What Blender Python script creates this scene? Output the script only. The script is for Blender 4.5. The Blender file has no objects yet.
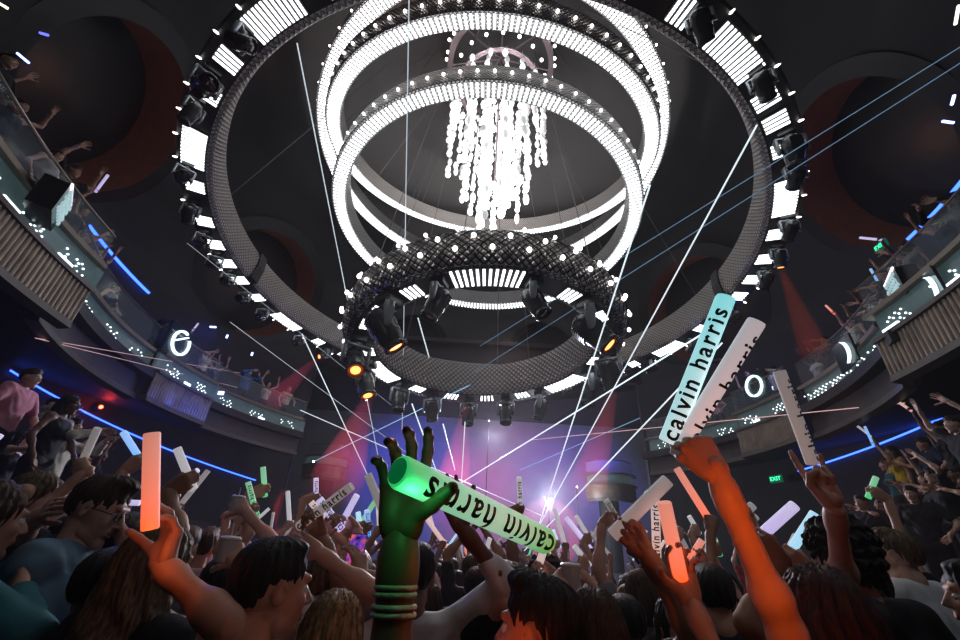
import bpy, math, random
import numpy as np
from mathutils import Vector, Matrix
random.seed(11)
C = bpy.context.scene.collection
PI = math.pi
R_ = math.radians
# ------------------------------------------------------------------ camera
CAM = Vector((0.0, 0.0, 1.65))
PITCH, ROLL, FPX = R_(30), R_(3.4), 427.0
_r = Vector((1, 0, 0)); _f = Vector((0, math.cos(PITCH), math.sin(PITCH))); _u = Vector((0, -math.sin(PITCH), math.cos(PITCH)))
RIGHT = _r * math.cos(ROLL) + _u * math.sin(ROLL)
UP = _u * math.cos(ROLL) - _r * math.sin(ROLL)
cam = bpy.data.cameras.new('camera'); co = bpy.data.objects.new('camera', cam); C.objects.link(co)
m = Matrix((RIGHT, UP, -_f)).transposed().to_4x4(); m.translation = CAM
co.matrix_world = m
cam.sensor_width = 36; cam.lens = FPX * 36 / 960; cam.clip_start = 0.05; cam.clip_end = 200
bpy.context.scene.camera = co

def ray(x, y):
    return (RIGHT * ((x - 480) / FPX) + UP * ((320 - y) / FPX) + _f)
def at(x, y, d):
    """point seen in direction (x, y) at depth d metres in front of the camera"""
    return CAM + ray(x, y) * d
def atz(x, y, z):
    d = ray(x, y); return CAM + d * ((z - CAM.z) / d.z)
def aty(x, y, Y):
    d = ray(x, y); return CAM + d * (Y / d.y)

# ------------------------------------------------------------------ materials
def nodes(name):
    m = bpy.data.materials.new(name); m.use_nodes = True
    nt = m.node_tree; b = nt.nodes['Principled BSDF']
    return m, nt, b
MATS = {}
def mat(name, col, rough=0.6, metal=0.0, emit=None, es=0.0, var=0.12, scale=9.0, bump=0.0, sss=0.0, spec=0.5, alpha=None, trans=0.0):
    if name in MATS: return MATS[name]
    m, nt, b = nodes(name)
    N = nt.nodes; L = nt.links
    tc = N.new('ShaderNodeTexCoord'); no = N.new('ShaderNodeTexNoise'); no.inputs['Scale'].default_value = scale
    no.inputs['Detail'].default_value = 3
    L.new(tc.outputs['Object'], no.inputs['Vector'])
    mx = N.new('ShaderNodeMix'); mx.data_type = 'RGBA'
    c = Vector(col[:3])
    mx.inputs['A'].default_value = (*(c * (1 - var)), 1); mx.inputs['B'].default_value = (*[min(1, v) for v in (c * (1 + var))], 1)
    L.new(no.outputs['Fac'], mx.inputs['Factor']); L.new(mx.outputs['Result'], b.inputs['Base Color'])
    b.inputs['Roughness'].default_value = rough; b.inputs['Metallic'].default_value = metal
    b.inputs['Specular IOR Level'].default_value = spec
    if emit is not None:
        b.inputs['Emission Color'].default_value = (*emit[:3], 1); b.inputs['Emission Strength'].default_value = es
    if sss: b.inputs['Subsurface Weight'].default_value = sss; b.inputs['Subsurface Radius'].default_value = (.02, .008, .004)
    if trans: b.inputs['Transmission Weight'].default_value = trans
    if alpha is not None: b.inputs['Alpha'].default_value = alpha
    if bump:
        bp = N.new('ShaderNodeBump'); bp.inputs['Strength'].default_value = bump; bp.inputs['Distance'].default_value = 0.02
        L.new(no.outputs['Fac'], bp.inputs['Height']); L.new(bp.outputs['Normal'], b.inputs['Normal'])
    MATS[name] = m
    return m
def lattice_mat(name, base, line, n, rough=.35, metal=.8, lw=.12, bump=1.0, straight=False):
    """diamond wire lattice drawn with the UV map (u around, v up, both in cells)"""
    m, nt, b = nodes(name); N = nt.nodes; L = nt.links
    uv = N.new('ShaderNodeUVMap'); uv.uv_map = 'UVMap'
    sp = N.new('ShaderNodeSeparateXYZ'); L.new(uv.outputs['UV'], sp.inputs[0])
    def M(op, a, bb=None):
        q = N.new('ShaderNodeMath'); q.operation = op
        for i, v in enumerate((a, bb)):
            if v is None: continue
            if isinstance(v, (int, float)): q.inputs[i].default_value = v
            else: L.new(v, q.inputs[i])
        return q.outputs[0]
    if straight:
        s1 = sp.outputs['X']; s2 = sp.outputs['Y']
    else:
        s1 = M('ADD', sp.outputs['X'], sp.outputs['Y']); s2 = M('SUBTRACT', sp.outputs['X'], sp.outputs['Y'])
    def tri(s):
        fr = M('FRACT', s); return M('ABSOLUTE', M('SUBTRACT', fr, 0.5))   # 0 mid-cell .5 at edges
    d = M('MAXIMUM', tri(s1), tri(s2))
    edge = M('GREATER_THAN', d, 0.5 - lw)
    mx = N.new('ShaderNodeMix'); mx.data_type = 'RGBA'
    mx.inputs['A'].default_value = (*base, 1); mx.inputs['B'].default_value = (*line, 1)
    L.new(edge, mx.inputs['Factor']); L.new(mx.outputs['Result'], b.inputs['Base Color'])
    hgt = M('SUBTRACT', 1.0, M('MULTIPLY', M('MULTIPLY', d, d), 3.6))
    bp = N.new('ShaderNodeBump'); bp.inputs['Strength'].default_value = bump; bp.inputs['Distance'].default_value = 0.05
    L.new(hgt, bp.inputs['Height']); L.new(bp.outputs['Normal'], b.inputs['Normal'])
    b.inputs['Roughness'].default_value = rough; b.inputs['Metallic'].default_value = metal
    MATS[name] = m
    return m
def emis(name, col, s):
    return mat(name, col, rough=.5, emit=col, es=s, var=.03)

BLACK = mat('black paint', (.012, .012, .013), .45)
BLACKG = mat('black gloss', (.02, .022, .024), .22, spec=.6)
GREYP = mat('grey plastic', (.22, .23, .24), .35)
DARKW = mat('dark wall', (.018, .016, .018), .75, var=.3, scale=2)
LEDW = emis('white led', (.93, .97, 1.0), 3.2)
LEDR = emis('ring led', (.93, .97, 1.0), 3.0)
LEDSOFT = emis('white led soft', (.93, .97, 1.0), 5.0)
BULB = emis('bulb', (1, .97, .92), 5.0)

# ------------------------------------------------------------------ mesh building
class MB:
    def __init__(s): s.v = []; s.f = []; s.mi = []; s.uv = {}
    def add(s, vs, fs, mi=0, uvs=None):
        n = len(s.v); s.v += [tuple(q) for q in vs]
        for k, f in enumerate(fs):
            if uvs is not None: s.uv[len(s.f)] = uvs[k]
            s.f.append([i + n for i in f]); s.mi.append(mi)
        return s
    def box(s, c, h, mi=0, M=None):
        cx, cy, cz = c; hx, hy, hz = h
        vs = [Vector((sx * hx, sy * hy, sz * hz)) for sx in (-1, 1) for sy in (-1, 1) for sz in (-1, 1)]
        if M is not None: vs = [M @ q for q in vs]
        vs = [q + Vector(c) for q in vs]
        return s.add(vs, [(0, 1, 3, 2), (4, 6, 7, 5), (0, 4, 5, 1), (2, 3, 7, 6), (0, 2, 6, 4), (1, 5, 7, 3)], mi)
    def tube(s, a, b, ra, rb=None, n=10, mi=0, cap=True):
        if rb is None: rb = ra
        a = Vector(a); b = Vector(b); d = (b - a).normalized()
        x = d.orthogonal().normalized(); y = d.cross(x)
        vs = []
        for p, r in ((a, ra), (b, rb)):
            for k in range(n):
                t = 2 * PI * k / n; vs.append(p + x * (r * math.cos(t)) + y * (r * math.sin(t)))
        fs = [(k, (k + 1) % n, n + (k + 1) % n, n + k) for k in range(n)]
        if cap: fs += [tuple(range(n - 1, -1, -1)), tuple(range(n, 2 * n))]
        return s.add(vs, fs, mi)
    def lathe(s, prof, n=20, M=None, mi=0, mis=None):
        """prof [(r,z)] about the z axis"""
        vs = []; 
        for r, z in prof:
            for k in range(n):
                t = 2 * PI * k / n; q = Vector((r * math.cos(t), r * math.sin(t), z)); vs.append(M @ q if M is not None else q)
        base = len(s.v); s.v += [tuple(q) for q in vs]
        for i in range(len(prof) - 1):
            for k in range(n):
                s.f.append([base + i * n + k, base + i * n + (k + 1) % n, base + (i + 1) * n + (k + 1) % n, base + (i + 1) * n + k])
                s.mi.append(mis[i] if mis else mi)
        for i, fl in ((0, True), (len(prof) - 1, False)):
            if prof[i][0] > 1e-4:
                f = [base + i * n + k for k in range(n)]
                s.f.append(f[::-1] if fl else f); s.mi.append((mis[0] if fl else mis[-1]) if mis else mi)
        return s
    def arc(s, prof, a0, a1, n, mi=0, closed=True, uvc=None, cx=0, cy=0):
        """sweep a profile [(R,z)] round the z axis from a0 to a1 (degrees); a full turn closes on itself"""
        full = abs(abs(a1 - a0) - 360) < 1e-6
        cols = n if full else n + 1
        base = len(s.v); P = len(prof)
        for k in range(cols):
            t = R_(a0 + (a1 - a0) * k / n)
            for r, z in prof: s.v.append((cx + r * math.cos(t), cy + r * math.sin(t), z))
        m_ = P if closed else P - 1
        cum = [0]
        for i in range(P):
            a = prof[i]; b = prof[(i + 1) % P]; cum.append(cum[-1] + math.hypot(a[0] - b[0], a[1] - b[1]))
        rm = sum(q[0] for q in prof) / P; L = R_(a1 - a0) * rm
        for k in range(n):
            k2 = (k + 1) % cols
            for i in range(m_):
                j = (i + 1) % P
                if uvc:
                    u0 = round(L / uvc) * k / n; u1 = round(L / uvc) * (k + 1) / n
                    s.uv[len(s.f)] = [(u0, cum[i] / uvc), (u1, cum[i] / uvc), (u1, cum[i + 1] / uvc), (u0, cum[i + 1] / uvc)]
                s.f.append([base + k * P + i, base + k2 * P + i, base + k2 * P + j, base + k * P + j]); s.mi.append(mi)
        if closed and not full:
            s.f.append([base + i for i in range(P)]); s.mi.append(mi)
            s.f.append([base + n * P + i for i in range(P - 1, -1, -1)]); s.mi.append(mi)
        return s
    def ball(s, c, r, n=10, mi=0, sc=(1, 1, 1)):
        h = n // 2
        prof = [(math.sin(PI * i / h), -math.cos(PI * i / h)) for i in range(h + 1)]
        M = Matrix.Translation(c) @ Matrix.Diagonal((r * sc[0], r * sc[1], r * sc[2], 1))
        return s.lathe([(max(a, 1e-5), b) for a, b in prof], n, M, mi)
    def pipe(s, pts, r, n=6, mi=0, closed=False):
        pts = [Vector(p) for p in pts]; N = len(pts); base = len(s.v); prev = None
        for i, p in enumerate(pts):
            if closed: d = (pts[(i + 1) % N] - pts[i - 1]).normalized()
            else: d = (pts[min(i + 1, N - 1)] - pts[max(i - 1, 0)]).normalized()
            x = d.orthogonal().normalized() if prev is None else (prev - d * prev.dot(d)).normalized()
            prev = x; y = d.cross(x)
            rr = r[i] if isinstance(r, (list, tuple)) else r
            for k in range(n):
                t = 2 * PI * k / n; s.v.append(tuple(p + x * rr * math.cos(t) + y * rr * math.sin(t)))
        for i in range(N if closed else N - 1):
            j = (i + 1) % N
            for k in range(n):
                s.f.append([base + i * n + k, base + i * n + (k + 1) % n, base + j * n + (k + 1) % n, base + j * n + k]); s.mi.append(mi)
        if not closed:
            s.f.append([base + k for k in range(n - 1, -1, -1)]); s.mi.append(mi)
            s.f.append([base + (N - 1) * n + k for k in range(n)]); s.mi.append(mi)
        return s
    def mesh(s, name, mats, smooth=False):
        me = bpy.data.meshes.new(name); me.from_pydata(s.v, [], s.f)
        for mm in (mats if isinstance(mats, (list, tuple)) else [mats]): me.materials.append(mm)
        me.polygons.foreach_set('material_index', s.mi)
        if s.uv:
            uvl = me.uv_layers.new(name='UVMap')
            for fi, co_ in s.uv.items():
                p = me.polygons[fi]
                for li, q in zip(p.loop_indices, co_): uvl.data[li].uv = q
        me.update()
        if smooth:
            me.shade_smooth()
            if smooth == 'auto': me.set_sharp_from_angle(angle=R_(40))
        return me
    def build(s, name, mats, parent=None, smooth=False, **kw):
        o = bpy.data.objects.new(name, s.mesh(name, mats, smooth)); C.objects.link(o)
        if parent is not None: o.parent = parent
        tag(o, **kw)
        return o
def tag(o, label=None, cat=None, group=None, kind=None):
    for k, v in (('label', label), ('category', cat), ('group', group), ('kind', kind)):
        if v is not None: o[k] = v
    return o
def empty(name, loc=(0, 0, 0), rot=None, label=None, cat=None, group=None):
    o = bpy.data.objects.new(name, None); C.objects.link(o); o.empty_display_size = .1
    o.location = loc
    if rot is not None: o.rotation_euler = rot
    return tag(o, label, cat, group)
def part(name, me, parent, loc=None, rot=None, sc=None):
    o = bpy.data.objects.new(name, me); C.objects.link(o); o.parent = parent
    if loc is not None: o.location = loc
    if rot is not None: o.rotation_euler = rot
    if sc is not None: o.scale = sc
    return o
def light(name, kind, loc, power, col, tgt=None, **kw):
    l = bpy.data.lights.new(name, kind); l.energy = power; l.color = col
    for k, v in kw.items(): setattr(l, k, v)
    o = bpy.data.objects.new(name, l); C.objects.link(o); o.location = loc
    if tgt is not None:
        o.rotation_euler = (Vector(tgt) - Vector(loc)).to_track_quat('-Z', 'Y').to_euler()
    return o
# ================================================================== the hall
CX, CY, CZ = 0.0, 9.8, CAM.z
FL = mat('dark floor', (.02, .02, .022), .35, var=.3, scale=3)
b = MB(); b.arc([(0.01, 0), (10.9, 0), (10.9, -.2), (0.01, -.2)], 0, 360, 72, cx=CX, cy=CY)
b.box((0, 22.5, -.1), (12, 6.5, .0999)); b.box((0, -2.5, -.1), (9, 3, .098))
b.build('floor', FL, kind='structure')
# drum wall below and behind the balcony, open towards the stage between 48 and 132 degrees
WALLM = mat('plum wall', (.02, .014, .018), .7, var=.35, scale=1.5)
b = MB(); b.arc([(10.8, -.05), (10.8, CZ + 7.4), (11.0, CZ + 7.4), (11.0, -.05)], 132, 408, 120, cx=CX, cy=CY)
b.build('wall_round', WALLM, kind='structure')
# dome with round coffers
DOMEM = mat('dome plaster', (.018, .0175, .019), .6, var=.25, scale=1.2)
dp = [(11.0, CZ + 7.3), (10.95, CZ + 8.2), (10.6, CZ + 9.6), (9.9, CZ + 11.3), (8.7, CZ + 13.2), (7.0, CZ + 15.2), (4.8, CZ + 16.9), (2.4, CZ + 17.9), (.02, CZ + 18.3)]
def dome_pt(t):
    t *= len(dp) - 1; i = min(int(t), len(dp) - 2); f = t - i
    return dp[i][0] * (1 - f) + dp[i + 1][0] * f, dp[i][1] * (1 - f) + dp[i + 1][1] * f
# coffers: (azimuth deg, height above camera, radius)
COF = [(-165, 9.9, 2.35), (-13, 9.9, 2.35), (-209, 9.8, 2.3), (29, 9.8, 2.3), (-122, 9.6, 1.75), (-58, 9.6, 1.75), (72, 9.6, 1.75), (108, 9.6, 1.75)]
cofs = []
for az, h, rr in COF:
    a = R_(az); p = Vector((CX + 10.6 * math.cos(a), CY + 10.6 * math.sin(a), CZ + h))
    n = (Vector((CX, CY, CZ + h - 4.4)) - p).normalized()
    cofs.append((p, n, rr))
b = MB(); NA, NT = 300, 120; prof = [dome_pt(i / NT) for i in range(NT + 1)]
vs = [Vector((CX + r * math.cos(2 * PI * k / NA), CY + r * math.sin(2 * PI * k / NA), z)) for r, z in prof for k in range(NA)]
fs = []
for i in range(NT):
    for k in range(NA):
        f = (i * NA + k, i * NA + (k + 1) % NA, (i + 1) * NA + (k + 1) % NA, (i + 1) * NA + k)
        c = (vs[f[0]] + vs[f[2]]) / 2
        if any((c - p).length < rr + 1.2 and ((c - p) - n * (c - p).dot(n)).length < rr + .12 for p, n, rr in cofs): continue
        fs.append(f)
b.add(vs, fs); b.build('ceiling', DOMEM, smooth=True, kind='structure')
COFF = mat('terracotta coffer', (.16, .065, .04), .6, var=.4, scale=6)
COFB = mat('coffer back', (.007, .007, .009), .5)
AMB = emis('amber bulb', (1, .5, .22), 1.6)
for k, (p, n, rr) in enumerate(cofs):
    M = Matrix.Translation(p) @ n.to_track_quat('Z', 'Y').to_matrix().to_4x4()
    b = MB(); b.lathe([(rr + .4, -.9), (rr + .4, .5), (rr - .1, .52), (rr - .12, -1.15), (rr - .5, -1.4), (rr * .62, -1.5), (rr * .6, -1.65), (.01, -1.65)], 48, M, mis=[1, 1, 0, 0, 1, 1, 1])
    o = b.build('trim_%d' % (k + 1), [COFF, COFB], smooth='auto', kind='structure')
    bb = MB()
    for R0, nb in ((.58, 22), (1.15, 30)):
        for j in range(nb):
            if (j * 7 + k) % 5 == 0: continue
            t = 2 * PI * j / nb; bb.ball(M @ Vector((R0 * rr / 1.9 * math.cos(t), R0 * rr / 1.9 * math.sin(t), -1.6 if R0 < 1 else -1.42)), .018, 6)
    bb.build('coffer_lights', AMB, o, kind='structure')
    if k < 4: light('coffer_fill', 'POINT', M @ Vector((0, 0, .15)), 10.0, (1, .45, .25), shadow_soft_size=.5)  # added warm lamp, no fixture, brightens the reveal of the visible coffers
# stage house beyond the opening
b = MB()
b.box((0, 29.2, 5), (13, .1, 5.5)); b.build('wall_stage', mat('stage backdrop', (.34, .32, .36), .8, var=.3, scale=.7), kind='structure')
b = MB(); b.box((-12.2, 23.5, 5), (.1, 6, 5.5)); b.build('wall_left', WALLM, kind='structure')
b = MB(); b.box((12.2, 23.5, 5), (.1, 6, 5.5)); b.build('wall_right', WALLM, kind='structure')
b = MB(); b.box((0, 23.5, 10.6), (12.3, 6, .1)); b.build('ceiling', DARKW, kind='structure')
b = MB(); b.box((-9.85, 17.95, 5), (2.65, .1, 5.5)); b.box((9.85, 17.95, 5), (2.65, .1, 5.5)); b.box((0, 17.95, 9.9), (7.3, .1, .75)); b.build('wall_proscenium', WALLM, kind='structure')
b = MB(); b.box((0, -4.9, 5), (11, .1, 5.2)); b.build('wall_back', DARKW, kind='structure')

# ------------------------------------------------------------------ ring helpers
SILV = lattice_mat('wire lattice band', (.7, .67, .66), (.1, .09, .085), 1, rough=.35, metal=.4, lw=.1)
QUILT = lattice_mat('quilted grey band', (.72, .65, .60), (.16, .14, .12), 1, rough=.45, metal=.2, lw=.08)
SOFF = mat('ring soffit', (.03, .026, .026), .5)
def ring_frame(cx, cy, h, t1, t2):
    n = Vector((-t2, -t1, 1)).normalized()
    M = Vector((0, 0, 1)).rotation_difference(n).to_matrix().to_4x4(); M.translation = Vector((cx, cy, CZ + h))
    return M
def strip(bm, a, r0, r1, w, z=-.012, mi=0, t=.02):
    a = R_(a); d = Vector((math.cos(a), math.sin(a), 0)); s = Vector((-d.y, d.x, 0)) * w / 2
    vs = [d * r + s * q + Vector((0, 0, zz)) for zz in (z, z - t) for r in (r0, r1) for q in (-1, 1)]
    bm.add(vs, [(0, 1, 3, 2), (4, 6, 7, 5), (0, 4, 5, 1), (2, 3, 7, 6), (0, 2, 6, 4), (1, 5, 7, 3)], mi)
SPH = MB().ball((0, 0, 0), 1, 10).mesh('bulb', BULB, True)
def bulbs(root, R, z, n, r, off=0, name='bulb'):
    for k in range(n):
        a = 2 * PI * (k + off) / n
        part(name, SPH, root, (R * math.cos(a), R * math.sin(a), z), sc=(r, r, r * 1.15))
CABM = mat('steel cable', (.16, .16, .17), .4, metal=.8)
def cables(root, M, R, z, n, off, top=17.6):
    for k in range(n):
        a = R_(360 * k / n + off); p = Vector((R * math.cos(a), R * math.sin(a), z))
        w = M @ p; q = Vector((CX + (w.x - CX) * .55, CY + (w.y - CY) * .55, CZ + top - .6))
        MB().tube(p, M.inverted() @ q, .012, n=6).build('suspension_cable', CABM, root)

# ------------------------------------------------------------------ outer ring (lighting truss)
OM = ring_frame(.007, 9.781, 7.0, -.057, -.005)
outer = empty('lighting_ring', label='huge outermost circular lighting truss with quilted grey band under the dome', cat='lighting ring'); outer.matrix_world = OM
b = MB(); b.arc([(6.9, 0), (6.84, .03), (6.80, .14), (6.78, .35), (6.78, .55), (6.80, .75), (6.85, .88), (6.95, .9), (6.95, 0)], 0, 360, 240, uvc=.115)
b.build('quilted_band', QUILT, outer, smooth='auto')
b = MB(); b.arc([(6.9, 0), (7.52, .02), (7.56, .1), (7.5, .35), (7.1, .5), (6.94, .5)], 0, 360, 180)
b.build('soffit', SOFF, outer, smooth='auto')
for a in (173.5, 1.5): 
    b = MB(); b.arc([(6.92, -.04), (6.78, .0), (6.72, .45), (6.78, .92), (6.92, .98)], a - 1.3, a + 1.5, 6); b.build('band_joint', BLACK, outer)
def led_panel(root, a, w, r0, r1, n):
    b = MB(); b.arc([(r0 - .03, -.002), (r0 - .03, -.014), (r1 + .03, -.014), (r1 + .03, -.002)], a - w / 2, a + w / 2, 6, mi=1)
    st = w / n
    for k in range(n): strip(b, a - w / 2 + st * (k + .5), r0, r1, R_(st) * (r0 + r1) / 2 * .42, z=-.015)
    return b.build('led_panel', [LEDW, SOFF], root)
for a in (-119.5, -149.2, -204.5, -28, 26, -58, 55, 90, 122, -89): led_panel(outer, a, 8.6, 6.98, 7.42, 12)
for a in (-129.8, -137, -158, -167.3, -174.2, -180.3, -186.3, -193.2, -216, -225, 37.6, 46, 14.4, 7.6, .4, -5.5, -12, -19, -39, -44.5, -49, -67.5, -76, -102, -110, 66, 78, 102, 112): led_panel(outer, a, 3.1, 7.0, 7.38, 4)
PIN = MB().lathe([(.004, -.045), (.02, -.02), (.014, .03), (.004, .05)], 8).mesh('pin_light', BULB, True)
for k in range(72):
    a = R_(-122.6 + 5 * k); part('pin_light', PIN, outer, (7.53 * math.cos(a), 7.53 * math.sin(a), -.02), (R_(100), 0, a + PI / 2))
cables(outer, OM, 7.2, .5, 6, 12, 16.5)

# ------------------------------------------------------------------ kinetic LED rings
def led_ring(lab, M, r0, r1, z1, nb, off, pitch=.12):
    root = empty('led_ring', label=lab, cat='lighting ring', group=None); root.matrix_world = M
    b = MB(); b.arc([(r0 - .04, .0), (r1 + .05, .0), (r1 + .07, .05), (r1 + .07, z1), (r0 - .05, z1), (r0 - .05, .05)], 0, 360, 200, uvc=.09)
    b.build('wire_band', SILV, root, smooth='auto')
    n = int(2 * PI * (r0 + r1) / 2 / pitch); b = MB()
    for k in range(n): strip(b, 360 * k / n, r0, r1, pitch * .42, z=-.012)
    b.build('led_strips', LEDR, root)
    if nb: bulbs(root, r1 + .09, z1 * .55, nb, .035)
    cables(root, M, (r0 + r1) / 2, z1, 6, off)
    return root
led_ring('lowest of the three plain LED rings, nearest one above the crystal chandelier strands', ring_frame(.001, 9.961, 9.0, -.018, -.006), 4.21, 4.53, .55, 76, 20)
led_ring('middle LED ring with beaded rim, tilted, framing the chandelier', ring_frame(.015, 9.122, 11.0, .264, -.031), 4.55, 4.88, .5, 76, 5)
led_ring('highest and widest LED ring, behind the two other plain white rings', ring_frame(.04, 10.813, 13.0, -.036, .011), 5.75, 6.15, .5, 60, 35)

# ------------------------------------------------------------------ low ring with moving heads
AM = ring_frame(.176, 9.949, 4.8, -.053, .057)
low = empty('truss_ring', label='lowest dark ring in a diamond wire net studded with bulbs, carrying big spotlights', cat='lighting ring'); low.matrix_world = AM
NET = lattice_mat('wire net band', (.5, .46, .45), (.01, .01, .01), 1, rough=.3, metal=.6, lw=.11)
b = MB(); b.arc([(3.46, 0), (3.54, .12), (3.6, .35), (3.58, .65), (3.5, .88), (3.3, .98), (3.3, 0)], 0, 360, 160, uvc=.16)
b.build('outer_band', NET, low, smooth='auto')
b = MB(); b.arc([(2.84, 0), (2.7, .06), (2.64, .3), (2.64, .75), (2.7, 1.0), (2.85, 1.08)], 0, 360, 160, uvc=.16)
b.build('inner_band', lattice_mat('inner wire net', (.7, .66, .63), (.1, .09, .09), 1, rough=.4, metal=.3, lw=.1), low, smooth='auto')
b = MB(); b.arc([(2.8, .0), (3.44, .0), (3.44, .12), (2.8, .12)], 0, 360, 120); b.build('soffit', SOFF, low)
WIREM = mat('net wire', (.015, .014, .014), .35, metal=.6)
b = MB(); NW = 66
for s_ in (1, -1):
    for k in range(NW):
        pts = []
        for i in range(7):
            f = i / 6; a = 2 * PI * k / NW + s_ * f * 2.6 * 2 * PI / NW; rr = [3.47, 3.56, 3.62, 3.625, 3.6, 3.55, 3.45][i]; z = [0, .15, .35, .5, .66, .8, .93][i]
            pts.append((rr * math.cos(a), rr * math.sin(a), z))
        b.pipe(pts, .0085, 4)
b.build('wire_net', WIREM, low)
for a, w, n in ((-91.5, 27, 12), (157.5, 24, 11), (37.5, 24, 11)): led_panel(low, a, w, 2.84, 3.34, n)
for a in (-122, -139, -155, 130, 108, 86.5, 65, 8, -13.5, -34.5, -56.5, 180): led_panel(low, a, 8.5, 2.84, 3.2, 4)
bulbs(low, 3.65, .28, 32, .05); bulbs(low, 3.66, .58, 32, .05, .5); bulbs(low, 3.5, .95, 32, .04)
cables(low, AM, 3.2, 1.0, 6, 20)

# ------------------------------------------------------------------ crystal chandelier
chc = Vector((CX + .2, 9.0, CZ))
ch = empty('chandelier', chc, label='crystal chandelier of long glowing white bead strands in the centre of the rings', cat='chandelier')
b = MB(); b.arc([(1.75, 15.9), (1.95, 15.9), (1.95, 16.15), (1.75, 16.15)], 0, 360, 60)
for k in range(8):
    a = 2 * PI * k / 8; b.tube((1.85 * math.cos(a), 1.85 * math.sin(a), 16), (0, 0, 16.6), .03, n=6)
b.tube((0, 0, 10), (0, 0, 17), .03, n=8); b.arc([(1.3, 14.6), (1.45, 14.6), (1.45, 14.66), (1.3, 14.66)], 0, 360, 40)
b.build('canopy', mat('mauve metal', (.2, .15, .17), .4, metal=.5), ch)
for k in range(36):
    a = 2 * PI * k / 36
    for rr, z in ((1.98, 16.2), (1.6, 15.2)) if k % 2 else ((2.02, 16.35),):
        part('bulb', SPH, ch, (rr * math.cos(a), rr * math.sin(a), z), sc=(.06, .06, .08))
MILK = mat('milky shell', (.9, .9, .9), .35, emit=(.96, .98, 1), es=.45, var=.25, scale=14)
MILK2 = mat('bright shell', (.95, .95, .95), .3, emit=(1, 1, 1), es=1.3, var=.1)
for k in range(38):
    if k < 17: a, rr, bt = 2 * PI * k / 17, 1.5, 10.3 + random.random() * 1.3
    elif k < 29: a, rr, bt = 2 * PI * (k - 17) / 12 + .2, 1.0, 9.2 + random.random() * 1.5
    else: a, rr, bt = 2 * PI * (k - 29) / 9 + .1, .45, 8.1 + random.random() * 1.2
    b = MB(); z = 14.5 - random.random() * .4
    while z > bt:
        L = random.choice((.1, .16, .16, .22)); w = random.uniform(.07, .105)
        b.ball((random.uniform(-.05, .05), random.uniform(-.05, .05), z - L), 1, 8, sc=(w, w, L), mi=random.choice((0, 1, 1))); z -= 2 * L * 1.06
    b.tube((0, 0, 14.6), (0, 0, bt), .006, n=4)
    o = b.build('crystal_strand', [MILK, MILK2], ch, smooth=True); o.location = (rr * math.cos(a), rr * math.sin(a), 0)
# ------------------------------------------------------------------ moving heads
def bevel_mesh(me, w, seg=2):
    import bmesh
    bm = bmesh.new(); bm.from_mesh(me); bmesh.ops.bevel(bm, geom=bm.edges[:], offset=w, segments=seg, affect='EDGES', profile=.6)
    bm.to_mesh(me); bm.free(); me.shade_smooth(); me.set_sharp_from_angle(angle=R_(50)); return me
mh_base = bevel_mesh(MB().box((0, 0, -.07), (.17, .15, .07)).mesh('base', BLACK), .025)
yb = MB(); yb.lathe([(.09, -.13), (.1, -.16), (.1, -.19), (.02, -.2)], 16)
yb.box((0, 0, -.205), (.27, .075, .03))
yb_me = None
for s_ in (-1, 1):
    pr = [(-.075, -.19), (.075, -.19), (.085, -.33), (.07, -.5), (.045, -.6), (0, -.625), (-.045, -.6), (-.07, -.5), (-.085, -.33)]
    n_ = len(pr); vs = [(s_ * .24, y, z) for y, z in pr] + [(s_ * .295, y * .85, z) for y, z in pr]
    yb.add(vs, [tuple(range(n_)), tuple(range(2 * n_ - 1, n_ - 1, -1))] + [(i, n_ + i, n_ + (i + 1) % n_, (i + 1) % n_) for i in range(n_)])
mh_yoke = bevel_mesh(yb.mesh('yoke', mat('yoke grey', (.3, .33, .35), .3, metal=.3)), .008, 1)
hb = MB()   # head, axis along -z, pivot at the origin
hb.lathe([(.02, .31), (.12, .3), (.185, .24), (.21, .12), (.215, 0), (.2, -.08), (.205, -.1), (.19, -.2), (.175, -.3), (.19, -.32), (.19, -.37), (.165, -.385), (.15, -.36), (.15, -.33), (.02, -.33)], 24)
for k in range(7): hb.box((0, -.2, .2 - .04 * k), (.1, .02, .008))
for s_ in (-1, 1): hb.tube((s_ * .2, 0, 0), (s_ * .245, 0, 0), .06, n=12)
mh_head = hb.mesh('head', mat('head shell', (.035, .038, .042), .25, spec=.7), 'auto')
lens_off = MB().lathe([(.148, -.335), (.1, -.352), (.02, -.36)], 20).mesh('lens', mat('dark lens', (.03, .02, .03), .08, spec=.9), 'auto')
lens_on = MB().lathe([(.148, -.335), (.125, -.35)], 20).lathe([(.1, -.352), (.02, -.36)], 20, mi=1).mesh('lens', [mat('lens rim', (.05, .02, .01), .1, emit=(1, .12, .02), es=.25), emis('lit lens', (1, .32, .08), 3.2)], 'auto')
lens_wh = MB().lathe([(.148, -.335), (.1, -.352), (.02, -.36)], 20).mesh('lens', emis('white lens', (.85, .92, 1), 1.6), 'auto')
HEADN = [0]
def moving_head(M, R, ang, z, sc_, pan, tilt, lens, label, group=None):
    a = R_(ang); w_ = M @ Vector((R * math.cos(a), R * math.sin(a), z))
    root = empty('moving_head_light', w_, (0, 0, a), label, 'spotlight', group); root.scale = (sc_,) * 3
    part('base', mh_base, root)
    part('yoke', mh_yoke, root, rot=(0, 0, R_(pan)))
    h = part('head', mh_head, root, (0, 0, -.52), (R_(tilt), 0, R_(pan)))
    part('lens', {'off': lens_off, 'on': lens_on, 'w': lens_wh}[lens], h)
    return root, h
def clockname(ang):
    return ang
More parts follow.
